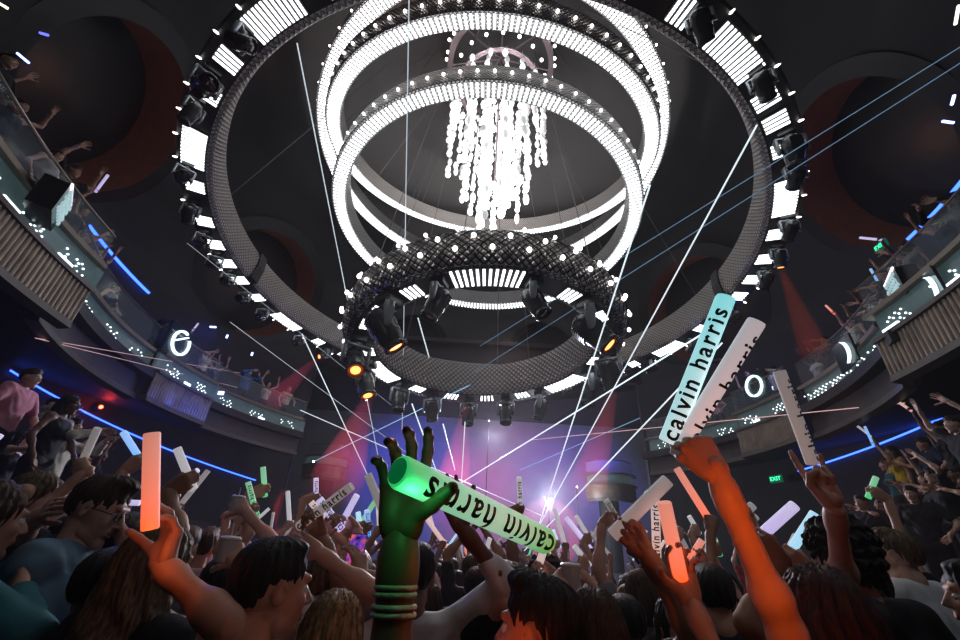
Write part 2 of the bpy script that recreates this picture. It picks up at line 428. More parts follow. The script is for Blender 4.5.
lows = [(-109, 3.1, 180, 25, 'off', 'dark spotlight with red face left of the central LED panel of the net ring'),
 (-74, 3.1, 150, -30, 'off', 'dark spotlight with reddish face right of the net ring central LED panel'),
 (-132, 3.12, 60, 38, 'on', 'big grey spotlight with orange lens on the left front of the net ring'),
 (-47, 3.12, -60, 42, 'on', 'big grey spotlight with orange lens on the right front of the net ring'),
 (-167, 3.12, 20, 35, 'on', 'upper spotlight with orange lens at the far left end of the net ring'),
 (170, 3.1, 80, 25, 'on', 'spotlight with glowing red throat at the left rear of the net ring'),
 (-2, 3.12, -30, 30, 'on', 'spotlight with orange lens at the far right end of the net ring'),
 (18, 3.1, 60, 20, 'off', 'dark spotlight tucked behind the orange one at the right rear of the net ring'),
 (141, 3.05, 70, 10, 'off', 'leftmost of the small dark spotlights under the net ring far edge'),
 (119, 3.05, 45, -28, 'off', 'grey slanting spotlight second from left under the far edge of the net ring'),
 (97, 3.05, 90, 8, 'off', 'upright dark spotlight third from left under the far edge of the net ring'),
 (75, 3.05, 100, 12, 'off', 'big dark spotlight fourth from left under the far edge of the net ring'),
 (54, 3.05, 20, 14, 'off', 'round dark spotlight rightmost under the far edge of the net ring')]
lowheads = []
for a, R, pan, tl, ln, lab in lows:
    s_ = 1.35 if a in (-132, -47) else .95 if a in (-109, -74) else (1.15 if abs(a) > 160 or a in (-2, 18) else .95)
    lowheads.append(moving_head(AM, R + .02, a, -.02, s_, pan, tl, ln, lab))
ohs = [(-124.2, 40, 70), (-133.2, 10, 65), (-139.3, 30, -20), (-153.5, 20, 60), (-162.6, 10, -60), (-170.6, 30, 70), (-177.2, 20, 55), (176.8, 20, 60), (170, 10, 65), (163.0, 20, 50), (149.5, 30, 55), (140.5, 0, 60), (-66, 30, 65), (-53.5, 10, 70), (-41.5, 20, 25), (-35.2, 20, 80), (-23, 10, 70), (-15.5, 10, 20), (-9, 10, 60), (4.5, 30, 70), (11, 30, 65), (18.5, 10, 60), (32.5, 30, 65), (42, 20, 60), (60, 20, 60), (84, 20, 60), (96, 20, 60), (118, 20, 60), (-97, 20, 60), (-82, 20, 60)]
side = lambda a: 'left' if abs(a) > 90 else 'right'
names = {-124.2: 'black spotlight with pale folded arm below the top left striped panel of the outer truss', -133.2: 'bulky black spotlight pointing down at the upper left of the outer truss', -139.3: 'black spotlight just above the tall striped panel on the outer truss left',
 -153.5: 'pale armed spotlight just below the tall striped panel on the outer truss left', -162.6: 'pale spotlight with small red lens sticking out on the left of the outer truss', -66: 'black spotlight with white folded arm at the upper right of the outer truss', -53.5: 'black spotlight with white arm below the top right striped panel of the outer truss',
 -41.5: 'large dark spotlight on the outer truss above the tall right striped panel', -35.2: 'flat dark spotlight resting over the top of the tall right striped panel', -15.5: 'grey spotlight with orange lens and red beam on the right of the outer truss', 140.5: 'spotlight with red lens and pink beam on the lower left of the outer truss'}
ordn = ['first', 'second', 'third', 'fourth', 'fifth', 'sixth', 'seventh', 'eighth', 'ninth', 'tenth', 'eleventh', 'twelfth', 'thirteenth', 'fourteenth', 'fifteenth']
cnt = {'left': 0, 'right': 0}; outheads = {}
for a, pan, tl in ohs:
    if a in names: lab = names[a]
    elif -100 < a < -80 or 58 < a < 122: lab = 'spotlight of the outer truss on its %s arc, %s one from the left' % (('near top', ordn[[-97, -82].index(a)]) if a < 0 else ('far hidden', ordn[[118, 96, 84, 60].index(a)]))
    else:
        lab = 'small pale armed spotlight on the outer truss %s arc, %s from its top' % (side(a), ordn[cnt[side(a)]]); cnt[side(a)] += 1
    ln = 'on' if a in (-15.5, 140.5, -162.6) else 'off'
    outheads[a] = moving_head(OM, 7.28, a, .0, .85 if a in (-41.5, -133.2) else .68, pan, tl, ln, lab)

# ------------------------------------------------------------------ balcony
RIBM = mat('ribbed bronze', (.30, .235, .18), .35, metal=.55, var=.5, scale=4)
LIPM = mat('balcony lip', (.12, .1, .09), .4, var=.3)
FASM = mat('balcony panel', (.085, .07, .065), .55, var=.35, scale=3)
TEAL = mat('teal glass panel', (.10, .15, .16), .2, emit=(.25, .42, .42), es=.09, var=.4, scale=5)
DOT = emis('dot light', (.85, .97, 1), 3.0)
GLASS = mat('rail glass', (.5, .6, .65), .05, alpha=.10, spec=.8)
NEON = emis('blue neon', (.03, .10, 1), 5.5)
RAILM = mat('hand rail', (.25, .2, .17), .3, metal=.7)
def bal_pts(R, a): a = R_(a); return Vector((CX + R * math.cos(a), CY + R * math.sin(a), CZ))
def balcony(name, lab, a0, a1, drum, z0=2.95, R=7.9, cx=CX, cy=CY, dots=(4, 2)):
    root = empty(name, (0, 0, 0), None, lab, 'balcony')
    Z = CZ; kw = dict(cx=cx, cy=cy); n = max(10, int(abs(a1 - a0) * 1.2))
    Ri = R - (.22 if drum else 0)
    def rz(l): return [(Ri + r, Z + z) for r, z in l]
    b = MB(); b.arc(rz([(-.06, z0), (.12, z0 - .03), (.12, z0 + .14), (-.03, z0 + .12)]), a0, a1, n, **kw); b.build('lip', LIPM, root, smooth='auto')
    if drum:
        b = MB(); nn = int(abs(a1 - a0) * R_(1) * R / .012); prof = rz([(.0, z0 + .1), (.0, z0 + .7), (.2, z0 + .7), (.2, z0 + .1)])
        L = abs(a1 - a0) * R_(1) * R; P = 4
        for k in range(nn + 1):
            t = R_(a0 + (a1 - a0) * k / nn); d = .028 * abs(math.sin(PI * k * .012 / .095))
            for i, (r, z) in enumerate(prof):
                r2 = r - d if i < 2 else r; b.v.append((cx + r2 * math.cos(t), cy + r2 * math.sin(t), z))
        for k in range(nn):
            for i in range(P):
                b.f.append([k * P + i, (k + 1) * P + i, (k + 1) * P + (i + 1) % P, k * P + (i + 1) % P]); b.mi.append(0)
        b.build('ribbed_fascia', RIBM, root)
    else:
        b = MB(); b.arc(rz([(.02, z0 + .1), (.06, z0 + .7), (.25, z0 + .7), (.25, z0 + .1)]), a0, a1, n, **kw); b.build('fascia_panel', FASM, root)
    b = MB(); b.arc(rz([(-.07, z0 + .70), (.3, z0 + .70), (.3, z0 + .77), (-.07, z0 + .77)]), a0, a1, n, **kw); b.build('moulding', LIPM, root)
    b = MB(); b.arc(rz([(.05, z0 + .77), (.05, z0 + 1.17), (.12, z0 + 1.17), (.12, z0 + .77)]), a0 + .6, a1 - .6, n, **kw); b.build('led_screen', TEAL, root)
    # scattered dots
    b = MB(); rnd = random.Random(int(a0 * 7 + a1 + cy)); w = (a1 - a0)
    for g in range(dots[0]):
        ga = a0 + w * (g + .5) / dots[0]
        for j in range(8):
            for i in range(2 if drum else 2):
                if rnd.random() < .35: continue
                aa = R_(ga + (j - 4) * .48 * 7.9 / R + (i * .24)); zz = z0 + .84 + .11 * i + .05 * (j % 2) + rnd.random() * .02
                b.ball((cx + (Ri + .04) * math.cos(aa), cy + (Ri + .04) * math.sin(aa), Z + zz), .017, 6)
    b.build('dot_lights', DOT, root)
    for g in range(dots[1]):
        ga = a0 + w * (g + .6) / dots[1]
        b = MB(); b.arc(rz([(.02, z0 + .80), (.02, z0 + .87), (.05, z0 + .87), (.05, z0 + .80)]), ga, ga + 1.6, 3, **kw)
        b.build('light_bar', emis('bar light', (.8, .95, 1), 2.2), root)
    b = MB(); b.arc(rz([(-.05, z0 + 1.17), (.3, z0 + 1.17), (.3, z0 + 1.25), (-.05, z0 + 1.25)]), a0, a1, n, **kw); b.build('ledge', RAILM, root)
    b = MB(); b.arc(rz([(.1, z0 + 1.25), (.1, z0 + 1.85), (.12, z0 + 1.85), (.12, z0 + 1.25)]), a0, a1, n, **kw); b.build('glass_rail', GLASS, root)
    b = MB(); pts = [(cx + (Ri + .11) * math.cos(R_(a0 + w * k / n)), cy + (Ri + .11) * math.sin(R_(a0 + w * k / n)), Z + z0 + 1.87) for k in range(n + 1)]
    b.pipe(pts, .022, 6); b.build('hand_rail', RAILM, root)
    return root
balcony('balcony', 'left balcony bay with ribbed bronze drum nearest the camera', -150, -173.5, True, R=12.2, cx=5.34, cy=7.5, dots=(5, 4))
balcony('balcony', 'left balcony bay with plain dark curved panel between two ribbed drums', -150.5, -179, False, dots=(4, 2))
balcony('balcony', 'left balcony bay with ribbed drum under the glowing ring sign', 180.5, 165, True, dots=(2, 1))
balcony('balcony', 'dim left balcony bay farthest back beside the stage', 164.5, 139, False, dots=(3, 1))
balcony('balcony', 'right balcony bay with ribbed bronze drum nearest the camera', -30, -5.5, True, R=12.2, cx=-5.1, cy=7.5, dots=(5, 4))
balcony('balcony', 'right balcony bay with long dotted panel between two ribbed drums', -24.5, -1, False, dots=(6, 2))
balcony('balcony', 'right balcony bay with ribbed drum under the round ring sign', 0, 15, True, dots=(2, 1))
balcony('balcony', 'dim right balcony bay farthest back beside the stage', 15.5, 40, False, dots=(3, 1))
# two small round boxes flanking the stage
for px, py, lab in ((317, 478, 'small round balcony box with dotted light band left of the stage'), (618, 500, 'small round balcony box with dotted light band right of the stage')):
    p = aty(px, py, 24.5 if px == 317 else 21.5)
    balcony('box_balcony', lab, 200, 340, True, z0=p.z - CZ, R=1.35, cx=p.x, cy=p.y + 1.4, dots=(7, 1))
    b = MB(); b.tube((p.x, p.y + 1.5, p.z + .1), (p.x, p.y + 1.5, p.z - 3), .5, .45, 20); b.build('column', WALLM, label='plum column under the round box %s of the stage' % ('left' if px == 317 else 'right'), cat='column')
    b = MB(); b.tube((p.x, p.y + 1.5, p.z + .1), (p.x, p.y + 1.5, p.z + .14), 1.45, n=24)
# slabs
b = MB(); b.arc([(7.7, CZ + 3.5), (10.9, CZ + 3.5), (10.9, CZ + 3.7), (7.7, CZ + 3.7)], 139, 212, 60, cx=CX, cy=CY); b.arc([(7.7, CZ + 3.5), (10.9, CZ + 3.5), (10.9, CZ + 3.7), (7.7, CZ + 3.7)], -30, 41, 60, cx=CX, cy=CY)
for s_ in (1, -1): b.arc([(12.05, CZ + 3.49), (15.3, CZ + 3.49), (15.3, CZ + 3.69), (12.05, CZ + 3.69)], -150 if s_ > 0 else -30, -174 if s_ > 0 else -6, 30, cx=5.34 if s_ > 0 else -5.1, cy=7.5)
b.build('floor', mat('balcony slab', (.03, .025, .025), .6), kind='structure')
# neon lines on the wall
def neon(lab, a0, a1, z, R=10.74, r=.022, dz=0):
    n = 24; pts = [bal_pts(R, a0 + (a1 - a0) * k / n) + Vector((0, 0, z + dz * k / n)) for k in range(n + 1)]
    MB().pipe(pts, r, 6).build('neon_tube', NEON, label=lab, cat='neon light')
neon('blue neon line low on the left wall below the balcony', -178, 138, 3.3, dz=-1.1) if False else None
neon('blue neon line low on the left wall below the balcony', 182, 138, 3.36, dz=-1.0)
neon('blue neon line low on the right wall below the balcony', -8, 20, 3.62, dz=-.55)
neon('short blue neon line high on the left wall behind the balcony guests', -176, -190, 7.45, dz=-.45, r=.04)
neon('short blue neon line high on the right wall behind the balcony guests', -26, -10, 7.65, r=.04)
# small lamps on the walls
def wall_lamp(x, y, R, col, s, lab, r=.05):
    d = ray(x, y); a_ = d.x ** 2 + d.y ** 2; b_ = -2 * (d.y * CY); c_ = CY * CY - R * R
    t = (-b_ + math.sqrt(max(0, b_ * b_ - 4 * a_ * c_))) / (2 * a_); p = CAM + d * t
    root = empty('wall_lamp', p, None, lab, 'lamp')
    MB().ball((0, 0, 0), r, 10).build('bulb', emis('lamp ' + lab[:12], col, s), root, smooth=True)
    n_ = (Vector((CX, CY, p.z)) - p).normalized()
    MB().tube(-n_ * .12, -n_ * .02, r * 1.5, n=12).build('housing', BLACK, root)
    return p
for x, y, s_, lab in ((101, 407, 14, 'red glowing lamp on the left wall just above the neon line'), (932, 401, 16, 'red glowing lamp on the right wall just above the neon line'), (883, 427, 5, 'small reddish lamp on the right wall over the neon line'), (65, 374, 3, 'tiny red lamp on the left wall above the pink dressed guest'), (925, 369, 4, 'tiny red lamp under the right ribbed balcony drum')):
    p = wall_lamp(x, y, 10.6, (1, .07, .03), s_, lab, .05 if s_ > 10 else .025)
    if s_ > 10: light('lamp_glow', 'POINT', p + (Vector((CX, CY, p.z)) - p).normalized() * .15, 6, (1, .04, .02), shadow_soft_size=.05)
# green exit signs
for x, y, R, s_, lab in ((881, 246, 10.6, .13, 'green exit sign high on the right wall'), (776, 479, 10.6, .13, 'green exit sign low on the right wall under the balcony')):
    d = ray(x, y); a_ = d.x ** 2 + d.y ** 2; b_ = -2 * (d.y * CY); c_ = CY * CY - R * R
    t = (-b_ + math.sqrt(max(0, b_ * b_ - 4 * a_ * c_))) / (2 * a_); p = CAM + d * t
    th = math.atan2(p.y - CY, p.x - CX)
    root = empty('exit_sign', p, (0, 0, th - PI / 2 + PI), lab, 'sign')   # local +y points into the hall
    MB().box((0, 0, 0), (.2, .03, .11)).build('sign_box', mat('exit box', (.01, .05, .03), .4, emit=(.02, .6, .3), es=.12), root)
    cu = bpy.data.curves.new('exit', 'FONT'); cu.body = 'EXIT'; cu.size = .17; cu.align_x = 'CENTER'; cu.align_y = 'CENTER'; cu.extrude = .004
    t_ = bpy.data.objects.new('t', cu); C.objects.link(t_); dg = bpy.context.evaluated_depsgraph_get(); me = bpy.data.meshes.new_from_object(t_.evaluated_get(dg)); bpy.data.objects.remove(t_)
    me.materials.clear(); me.materials.append(emis('exit green', (.05, 1, .45), 2.2))
    part('lettering', me, root, (0, .035, 0), (PI / 2, 0, PI))
# ring signs on the railings
def ring_sign(x, y, R, rr, lab, full=True, bar=False, P=None):
    d = ray(x, y); a_ = d.x ** 2 + d.y ** 2; b_ = -2 * (d.y * CY); c_ = CY * CY - R * R
    t = (-b_ + math.sqrt(max(0, b_ * b_ - 4 * a_ * c_))) / (2 * a_); p = CAM + d * t if P is None else P
    th = math.atan2(p.y - CY, p.x - CX); M = Matrix.Translation(p) @ Matrix.Rotation(th + PI / 2, 4, 'Z')  # local -y faces the hall? built symmetric
    root = empty('ring_sign', (0, 0, 0), None, lab, 'sign'); root.matrix_world = M
    MB().box((0, -.05, 0), (rr * 1.5, .02, rr * 1.25)).build('screen', mat('sign screen', (.02, .03, .035), .2), root)
    b = MB(); a0, a1 = (0, 360) if full else (105, 255); n = 40; w0 = .16 * rr
    for k in range(n + (0 if full else 1)):
        t = R_(a0 + (a1 - a0) * k / n); wv = w0 if full and not bar else w0 * (math.sin(PI * k / n) + .15 if not full else 1)
        for r2 in (rr - wv, rr):
            for yy in (.03, -.02): b.v.append((r2 * math.cos(t), yy, r2 * math.sin(t)))
    K = n if full else n
    for k in range(K):
        o_ = k * 4; q = ((k + 1) % n if full else k + 1) * 4
        if bar and 12 <= k < 16: continue
        for e, f in ((0, 1), (1, 3), (3, 2), (2, 0)): b.f.append([o_ + e, o_ + f, q + f, q + e]); b.mi.append(0)
    if bar: b.box((.1 * rr, .0, .3 * rr), (.75 * rr, .02, .05 * rr), M=Matrix.Rotation(R_(35), 3, 'Y'))
    b.build('glowing_ring', emis('sign glow', (.7, .92, 1), 2.0), root)
ring_sign(181, 343, 7.75, .33, 'glowing ring sign with a slanting bar on the left balcony rail', bar=True)
ring_sign(754, 386, 7.75, .30, 'round glowing ring sign on the right balcony rail')
ring_sign(843, 354, 7.75, .24, 'thin glowing crescent sign on the right balcony glass', full=False)
ring_sign(931, 290, 7.45, .2, 'glowing crescent sign on the dotted band nearest the right edge', full=False, P=atz(931, 290, CZ + 3.9))
# illuminated bottle counters behind the rails
for x, y, zc, lab in ((58, 190, 3.95, 'lit bottle counter with white edge light on the left balcony'), (900, 275, 4.2, 'lit bottle counter with white edge light on the right balcony')):
    p = atz(x, y, CZ + (4.35 if x < 480 else 4.6)); th = math.atan2(p.y - CY, p.x - CX)
    root = empty('bar_counter', p, (0, 0, th + PI / 2), lab, 'counter')
    MB().box((0, 0, -.25), (.3, .14, .25)).build('cabinet', BLACKG, root)
    MB().box((0, .15, .0), (.3, .012, .014)).build('edge_light', emis('edge light', (1, .85, .95), 2.0), root)
    b = MB()
    for j in range(4):
        for i in range(6): b.lathe([(.012, -.12 - j * .1), (.022, -.11 - j * .1), (.022, -.07 - j * .1), (.008, -.05 - j * .1), (.008, -.03 - j * .1)], 6, Matrix.Translation((-.24 + i * .09 + (j % 2) * .03, .17, 0)))
    b.build('bottle_display', mat('lit bottles', (.6, .8, .85), .2, emit=(.6, .9, .95), es=.5, var=.6, scale=25), root)

# ------------------------------------------------------------------ stage
st = MB().box((0, 22.3, .5), (7.5, 4.2, .5)).build('stage_platform', BLACK, label='black stage platform at the far end of the dance floor', cat='stage')
root = empty('dj_booth', (.9, 19.2, 1.0), None, 'dark dj booth at the front of the stage', 'booth')
b = MB(); b.arc([(1.5, 0), (1.7, 0), (1.7, 1.0), (1.5, 1.0)], 210, 330, 24); b.build('front_panel', BLACKG, root)
b = MB(); b.arc([(1.0, 1.0), (1.8, 1.0), (1.8, 1.08), (1.0, 1.08)], 205, 335, 24); b.build('desk_top', GREYP, root)
for k in range(4): MB().box((-.75 + .5 * k, -1.3, 1.12), (.17, .14, .04)).build('deck', BLACK, root)
BEAMS = {}
def beam(p0, p1, r, col, s, lab):
    key = (col, s)
    m = emis('beam %s %s' % key, col, s)
    MB().tube(p0, p1, r, n=6).build('laser_ray', m, label=lab, cat='laser light')
Wc, Bc, Pc = (.82, .93, 1), (.35, .65, 1), (1, .6, .6)
S0 = aty(530, 552, 19.6)
for q, r, c, s, lab in (
 ((S0, at(650, 185, 6)), .012, Wc, 1.1, 'white laser beam rising steepest from the stage to the right side of the rings'),
 ((aty(527, 548, 19.6), at(757, 125, 6)), .012, Wc, 1.1, 'white laser beam rising from the stage to the upper right of the outer truss'),
 ((aty(524, 551, 19.6), at(722, 343, 7)), .014, Wc, 1.2, 'white laser beam rising from the stage towards the raised foam sticks'),
 ((aty(456, 486, 20), at(712, 328, 7)), .014, Wc, 1.3, 'bright white laser beam slanting up right across the purple haze'),
 ((at(297, 43, 6), aty(382, 476, 19)), .009, Wc, .8, 'white laser beam falling from the top left past the net ring'),
 ((at(409, 0, 6), aty(402, 432, 16)), .008, Wc, .7, 'near vertical white laser beam crossing the rings left of the chandelier'),
 ((at(302, 334, 9), aty(368, 476, 19)), .011, Wc, .9, 'white laser beam falling from the lower left of the outer truss'),
 ((at(230, 322, 9), aty(430, 470, 19)), .006, Wc, .45, 'faint laser line sloping right from the left balcony'),
 ((at(187, 243, 8), aty(400, 412, 18)), .005, Wc, .3, 'faintest laser line sloping from the left of the outer truss'),
 ((at(300, 410, 14), aty(545, 517, 19)), .012, Wc, .8, 'white laser line sloping down right behind the green stick'),
 ((aty(313, 462, 22.5), at(470, 385, 12)), .010, Bc, 1.2, 'bluish laser beam from the left stage box up to the net ring'),
 ((at(418, 318, 8.5), at(429, 357, 9)), .012, Wc, 1.0, 'short white beam falling inside the net ring'),
 ((at(412, 404, 11), aty(436, 470, 19)), .014, Wc, 1.2, 'short white beam under the leftmost small spotlight of the net ring'),
 ((at(443, 424, 11), aty(455, 470, 19)), .014, Wc, 1.2, 'short white beam under the slanting spotlight of the net ring'),
 ((at(465, 422, 11), aty(461, 490, 19)), .012, Wc, .9, 'short upright white beam under the third spotlight of the net ring'),
 ((at(965, 44, 6), at(480, 346, 12)), .006, Bc, .35, 'upper of two long thin bluish laser lines from the top right'),
 ((at(965, 60, 6), at(472, 374, 12)), .006, Bc, .35, 'lower of two long thin bluish laser lines from the top right'),
 ((at(35, 338, 7), aty(240, 373, 14)), .005, Pc, .55, 'upper pinkish laser line from the left wall'),
 ((at(35, 338, 7), aty(240, 388, 14)), .005, Pc, .55, 'lower pinkish laser line from the left wall'),
 ((at(905, 403, 8), aty(530, 440, 20)), .008, Pc, .7, 'long thin pale laser line from the right wall'),
 ((at(640, 418, 14), aty(520, 470, 20)), .010, Bc, .5, 'dim bluish laser line right of the stage')):
    beam(q[0], q[1], r, c, s, lab)
# projectors where the fans start
for x, lab in ((527, 'black laser projector at the foot of the laser fan on the stage'),):
    p = aty(x, 552, 19.7); rt = empty('laser_projector', (p.x, p.y, 1.0), None, lab, 'projector'); MB().box((0, 0, p.z - 1.0), (.2, .15, .12)).build('housing', BLACK, rt); MB().tube((0, 0, 0), (0, 0, p.z - 1.1), .03, n=8).tube((0, 0, 0), (0, 0, .02), .2, n=16).build('stand', BLACK, rt)
# stage lights: strobes seen as bright spots
STAR = emis('strobe', (.85, .95, 1), 16)
for k, (x, y, Y, r) in enumerate(((549, 500, 21, .05), (577, 487, 21, .035), (313.5, 461.5, 22.4, .05), (489, 421, 22, .03))):
    q = aty(x, y, Y); rt = empty('strobe_light', (q.x, q.y, 1.0 if k != 2 else q.z - .6), label=['bright white strobe in the haze above the stage centre', 'smaller white strobe to the right of the central one', 'white sparkling strobe on the left stage box', 'small pale strobe high on the backdrop'][k], cat='strobe'); h_ = q.z - rt.location.z
    MB().ball((0, 0, h_), r, 8).build('lamp', STAR, rt, smooth=True); MB().tube((0, .1, 0), (0, .1, h_ + .05), .02, n=8).tube((0, .1, 0), (0, .1, .02), .2, n=16).build('stand', BLACK, rt); MB().tube((0, .1, h_), (0, r, h_), r * .8, n=12).build('housing', BLACK, rt)
# blue bar lights up left
for k, (x, y, w, h) in enumerate(((213, 327, .09, .02), (227, 336.5, .02, .05), (252, 354, .02, .05), (221, 393, .08, .05), (801, 452, .0, .0), (773, 388, .012, .05), (694, 372, .05, .012))):
    if w == 0: continue
    MB().box(at(x, y, 12.5), (w, .02, h)).build('blue_lamp', emis('blue lamp', (.35, .45, 1), 4), label=['flat blue lamp over the left balcony, throwing a blue cone', 'small upright blue lamp right of the flat blue one', 'small upright blue lamp over the guests in the far left balcony', 'square blue lamp under the far left balcony', '', 'small blue lamp right of the round ring sign', 'thin blue lamp behind the raised foam sticks'][k], cat='lamp')
# lights
light('dome_fill', 'SPOT', (CX + .2, 9.2, CZ + 8.5), 5500, (1, .93, .9), (CX, 9.8, CZ + 18), spot_size=R_(115), spot_blend=.8, shadow_soft_size=1.0)  # added unseen uplight that lightens the inside of the dome
light('stage_blue', 'SPOT', (-5.5, 19, 7.8), 4200, (.07, .10, 1), (-3.6, 29, 6.4), spot_size=R_(60), spot_blend=1, shadow_soft_size=.4)
light('stage_blue', 'SPOT', (6, 19, 7.8), 2600, (.10, .08, .9), (6.5, 29, 6.2), spot_size=R_(60), spot_blend=1, shadow_soft_size=.4)
light('stage_magenta', 'SPOT', (.8, 19, 8.2), 2600, (.75, .25, .9), (2.8, 29, 6.4), spot_size=R_(62), spot_blend=1, shadow_soft_size=.4)
light('stage_red', 'SPOT', (-1.4, 19, 8.0), 2200, (1, .10, .16), (.3, 29, 5.6), spot_size=R_(40), spot_blend=1, shadow_soft_size=.3)
light('stage_white', 'POINT', aty(549, 502, 20.8), 600, (.75, .85, 1), shadow_soft_size=.3)
light('crowd_white', 'SPOT', (1.0, 20, 7.0), 6000, (.8, .82, 1), (0, 8, 1.5), spot_size=R_(70), spot_blend=.6, shadow_soft_size=.3)
# coloured cones thrown by the fixtures
def cone(h, power, col, size, tgt=None, soft=.05):
    bpy.context.view_layer.update()
    M = h.matrix_world; p = M @ Vector((0, 0, -.42)); q = M @ Vector((0, 0, -5)) if tgt is None else tgt
    return light('beam_lamp', 'SPOT', p, power, col, q, spot_size=R_(size), spot_blend=.3, shadow_soft_size=soft)
cone(lowheads[2][1], 1500, (1, .12, .03), 14); cone(lowheads[5][1], 12000, (1, .1, .12), 14, at(325, 470, 14))
cone(lowheads[6][1], 12000, (1, .12, .12), 12, at(578, 470, 16)); cone(outheads[-15.5][1], 2500, (1, .1, .03), 12, at(812, 350, 8)); cone(outheads[140.5][1], 2500, (1, .08, .2), 9, at(265, 402, 12))
light('balcony_blue', 'SPOT', at(213, 328, 12.4), 900, (.05, .12, 1), at(180, 352, 9), spot_size=R_(30), spot_blend=.6, shadow_soft_size=.05)
light('top_red', 'SPOT', (-1.6, 6.2, CZ + 15.5), 1500, (1, .1, .04), (-2.2, 3.5, CZ + 8), spot_size=R_(35), spot_blend=.6, shadow_soft_size=.1)

# light beams standing in the haze, and the smoke over the stage
def vol_mat(name, col, em=None, dens=None):
    m = bpy.data.materials.new(name); m.use_nodes = True; nt = m.node_tree; N = nt.nodes; L = nt.links
    for n_ in list(N): N.remove(n_)
    out = N.new('ShaderNodeOutputMaterial'); pv = N.new('ShaderNodeVolumePrincipled'); L.new(pv.outputs[0], out.inputs['Volume'])
    tc = N.new('ShaderNodeTexCoord'); no = N.new('ShaderNodeTexNoise'); no.inputs['Scale'].default_value = 2.2 if dens else 1.5; no.inputs['Detail'].default_value = 3; L.new(tc.outputs['Object'], no.inputs['Vector'])
    if em is not None:
        pv.inputs['Density'].default_value = 0; pv.inputs['Emission Color'].default_value = (*col, 1); pv.inputs['Emission Strength'].default_value = em
    else:
        ln = N.new('ShaderNodeVectorMath'); ln.operation = 'LENGTH'; L.new(tc.outputs['Object'], ln.inputs[0])
        mr = N.new('ShaderNodeMapRange'); mr.inputs['From Min'].default_value = 1.0; mr.inputs['From Max'].default_value = .15; mr.inputs['To Max'].default_value = dens; L.new(ln.outputs['Value'], mr.inputs['Value'])
        cr = N.new('ShaderNodeMapRange'); cr.inputs['From Min'].default_value = .35; cr.inputs['From Max'].default_value = .7; L.new(no.outputs['Fac'], cr.inputs['Value'])
        mu = N.new('ShaderNodeMath'); mu.operation = 'MULTIPLY'; L.new(mr.outputs[0], mu.inputs[0]); L.new(cr.outputs[0], mu.inputs[1]); L.new(mu.outputs[0], pv.inputs['Density'])
        pv.inputs['Color'].default_value = (*col, 1)
    return m
def light_beam(p, q, r0, r1, col, em, lab):
    MB().tube(p, q, r0, r1, 24).build('light_shaft', vol_mat('beam haze', col, em=em), smooth='auto', label=lab, cat='light shaft')
def lens_of(h): return h.matrix_world @ Vector((0, 0, -.4))
bpy.context.view_layer.update()
light_beam(lens_of(lowheads[5][1]), at(338, 480, 14), .12, .9, (1, .10, .20), .10, 'pinkish red light beam falling left from the left end of the net ring')
light_beam(lens_of(lowheads[6][1]), at(588, 485, 16), .12, .7, (1, .12, .16), .08, 'red light beam falling from the right end of the net ring')
light_beam(at(466, 405, 12.6), at(452, 490, 20), .08, .9, (1, .10, .12), .09, 'red light beam spreading behind the green stick')
light_beam(lens_of(outheads[-15.5][1]), at(815, 352, 9), .07, .28, (1, .10, .04), .09, 'short red light beam on the right, from the outer truss')
light_beam(lens_of(outheads[140.5][1]), at(272, 402, 13), .08, .35, (1, .08, .25), .12, 'pink light beam on the left, from the outer truss')
q = aty(547, 492, 20.6)
sm = MB().ball((0, 0, 0), 1, 24).build('stage_smoke', vol_mat('smoke', (.9, .92, .95), dens=.09), smooth=True, kind='stuff', label='pale smoke cloud lit white over the stage', cat='smoke'); sm.location = q; sm.scale = (3.6, 2.2, 3.0)
# ================================================================== people: smooth solids meshed with surface nets
V3 = lambda *a: np.array(a, float)
def cone(a, b, ra, rb=None, S=None, k=None, sub=False):
    return ('c', np.array(a, float), np.array(b, float), ra, ra if rb is None else rb, S, k, sub)
def ell(c, r, k=None, sub=False, R=None):
    return ('e', np.array(c, float), np.array(r, float), R, None, None, k, sub)
def xform(pr, M):
    """move primitives by a 4x4 matrix (rotation, translation, uniform scale)"""
    M = np.array(M); s = np.cbrt(abs(np.linalg.det(M[:3, :3]))); Rm = M[:3, :3] / s; out = []
    for p in pr:
        if p[0] == 'c': out.append(('c', M[:3, :3] @ p[1] + M[:3, 3], M[:3, :3] @ p[2] + M[:3, 3], p[3] * s, p[4] * s, p[5], p[6], p[7]))
        else: out.append(('e', M[:3, :3] @ p[1] + M[:3, 3], p[2] * s, Rm if p[3] is None else Rm @ p[3], None, None, p[6], p[7]))
    return out
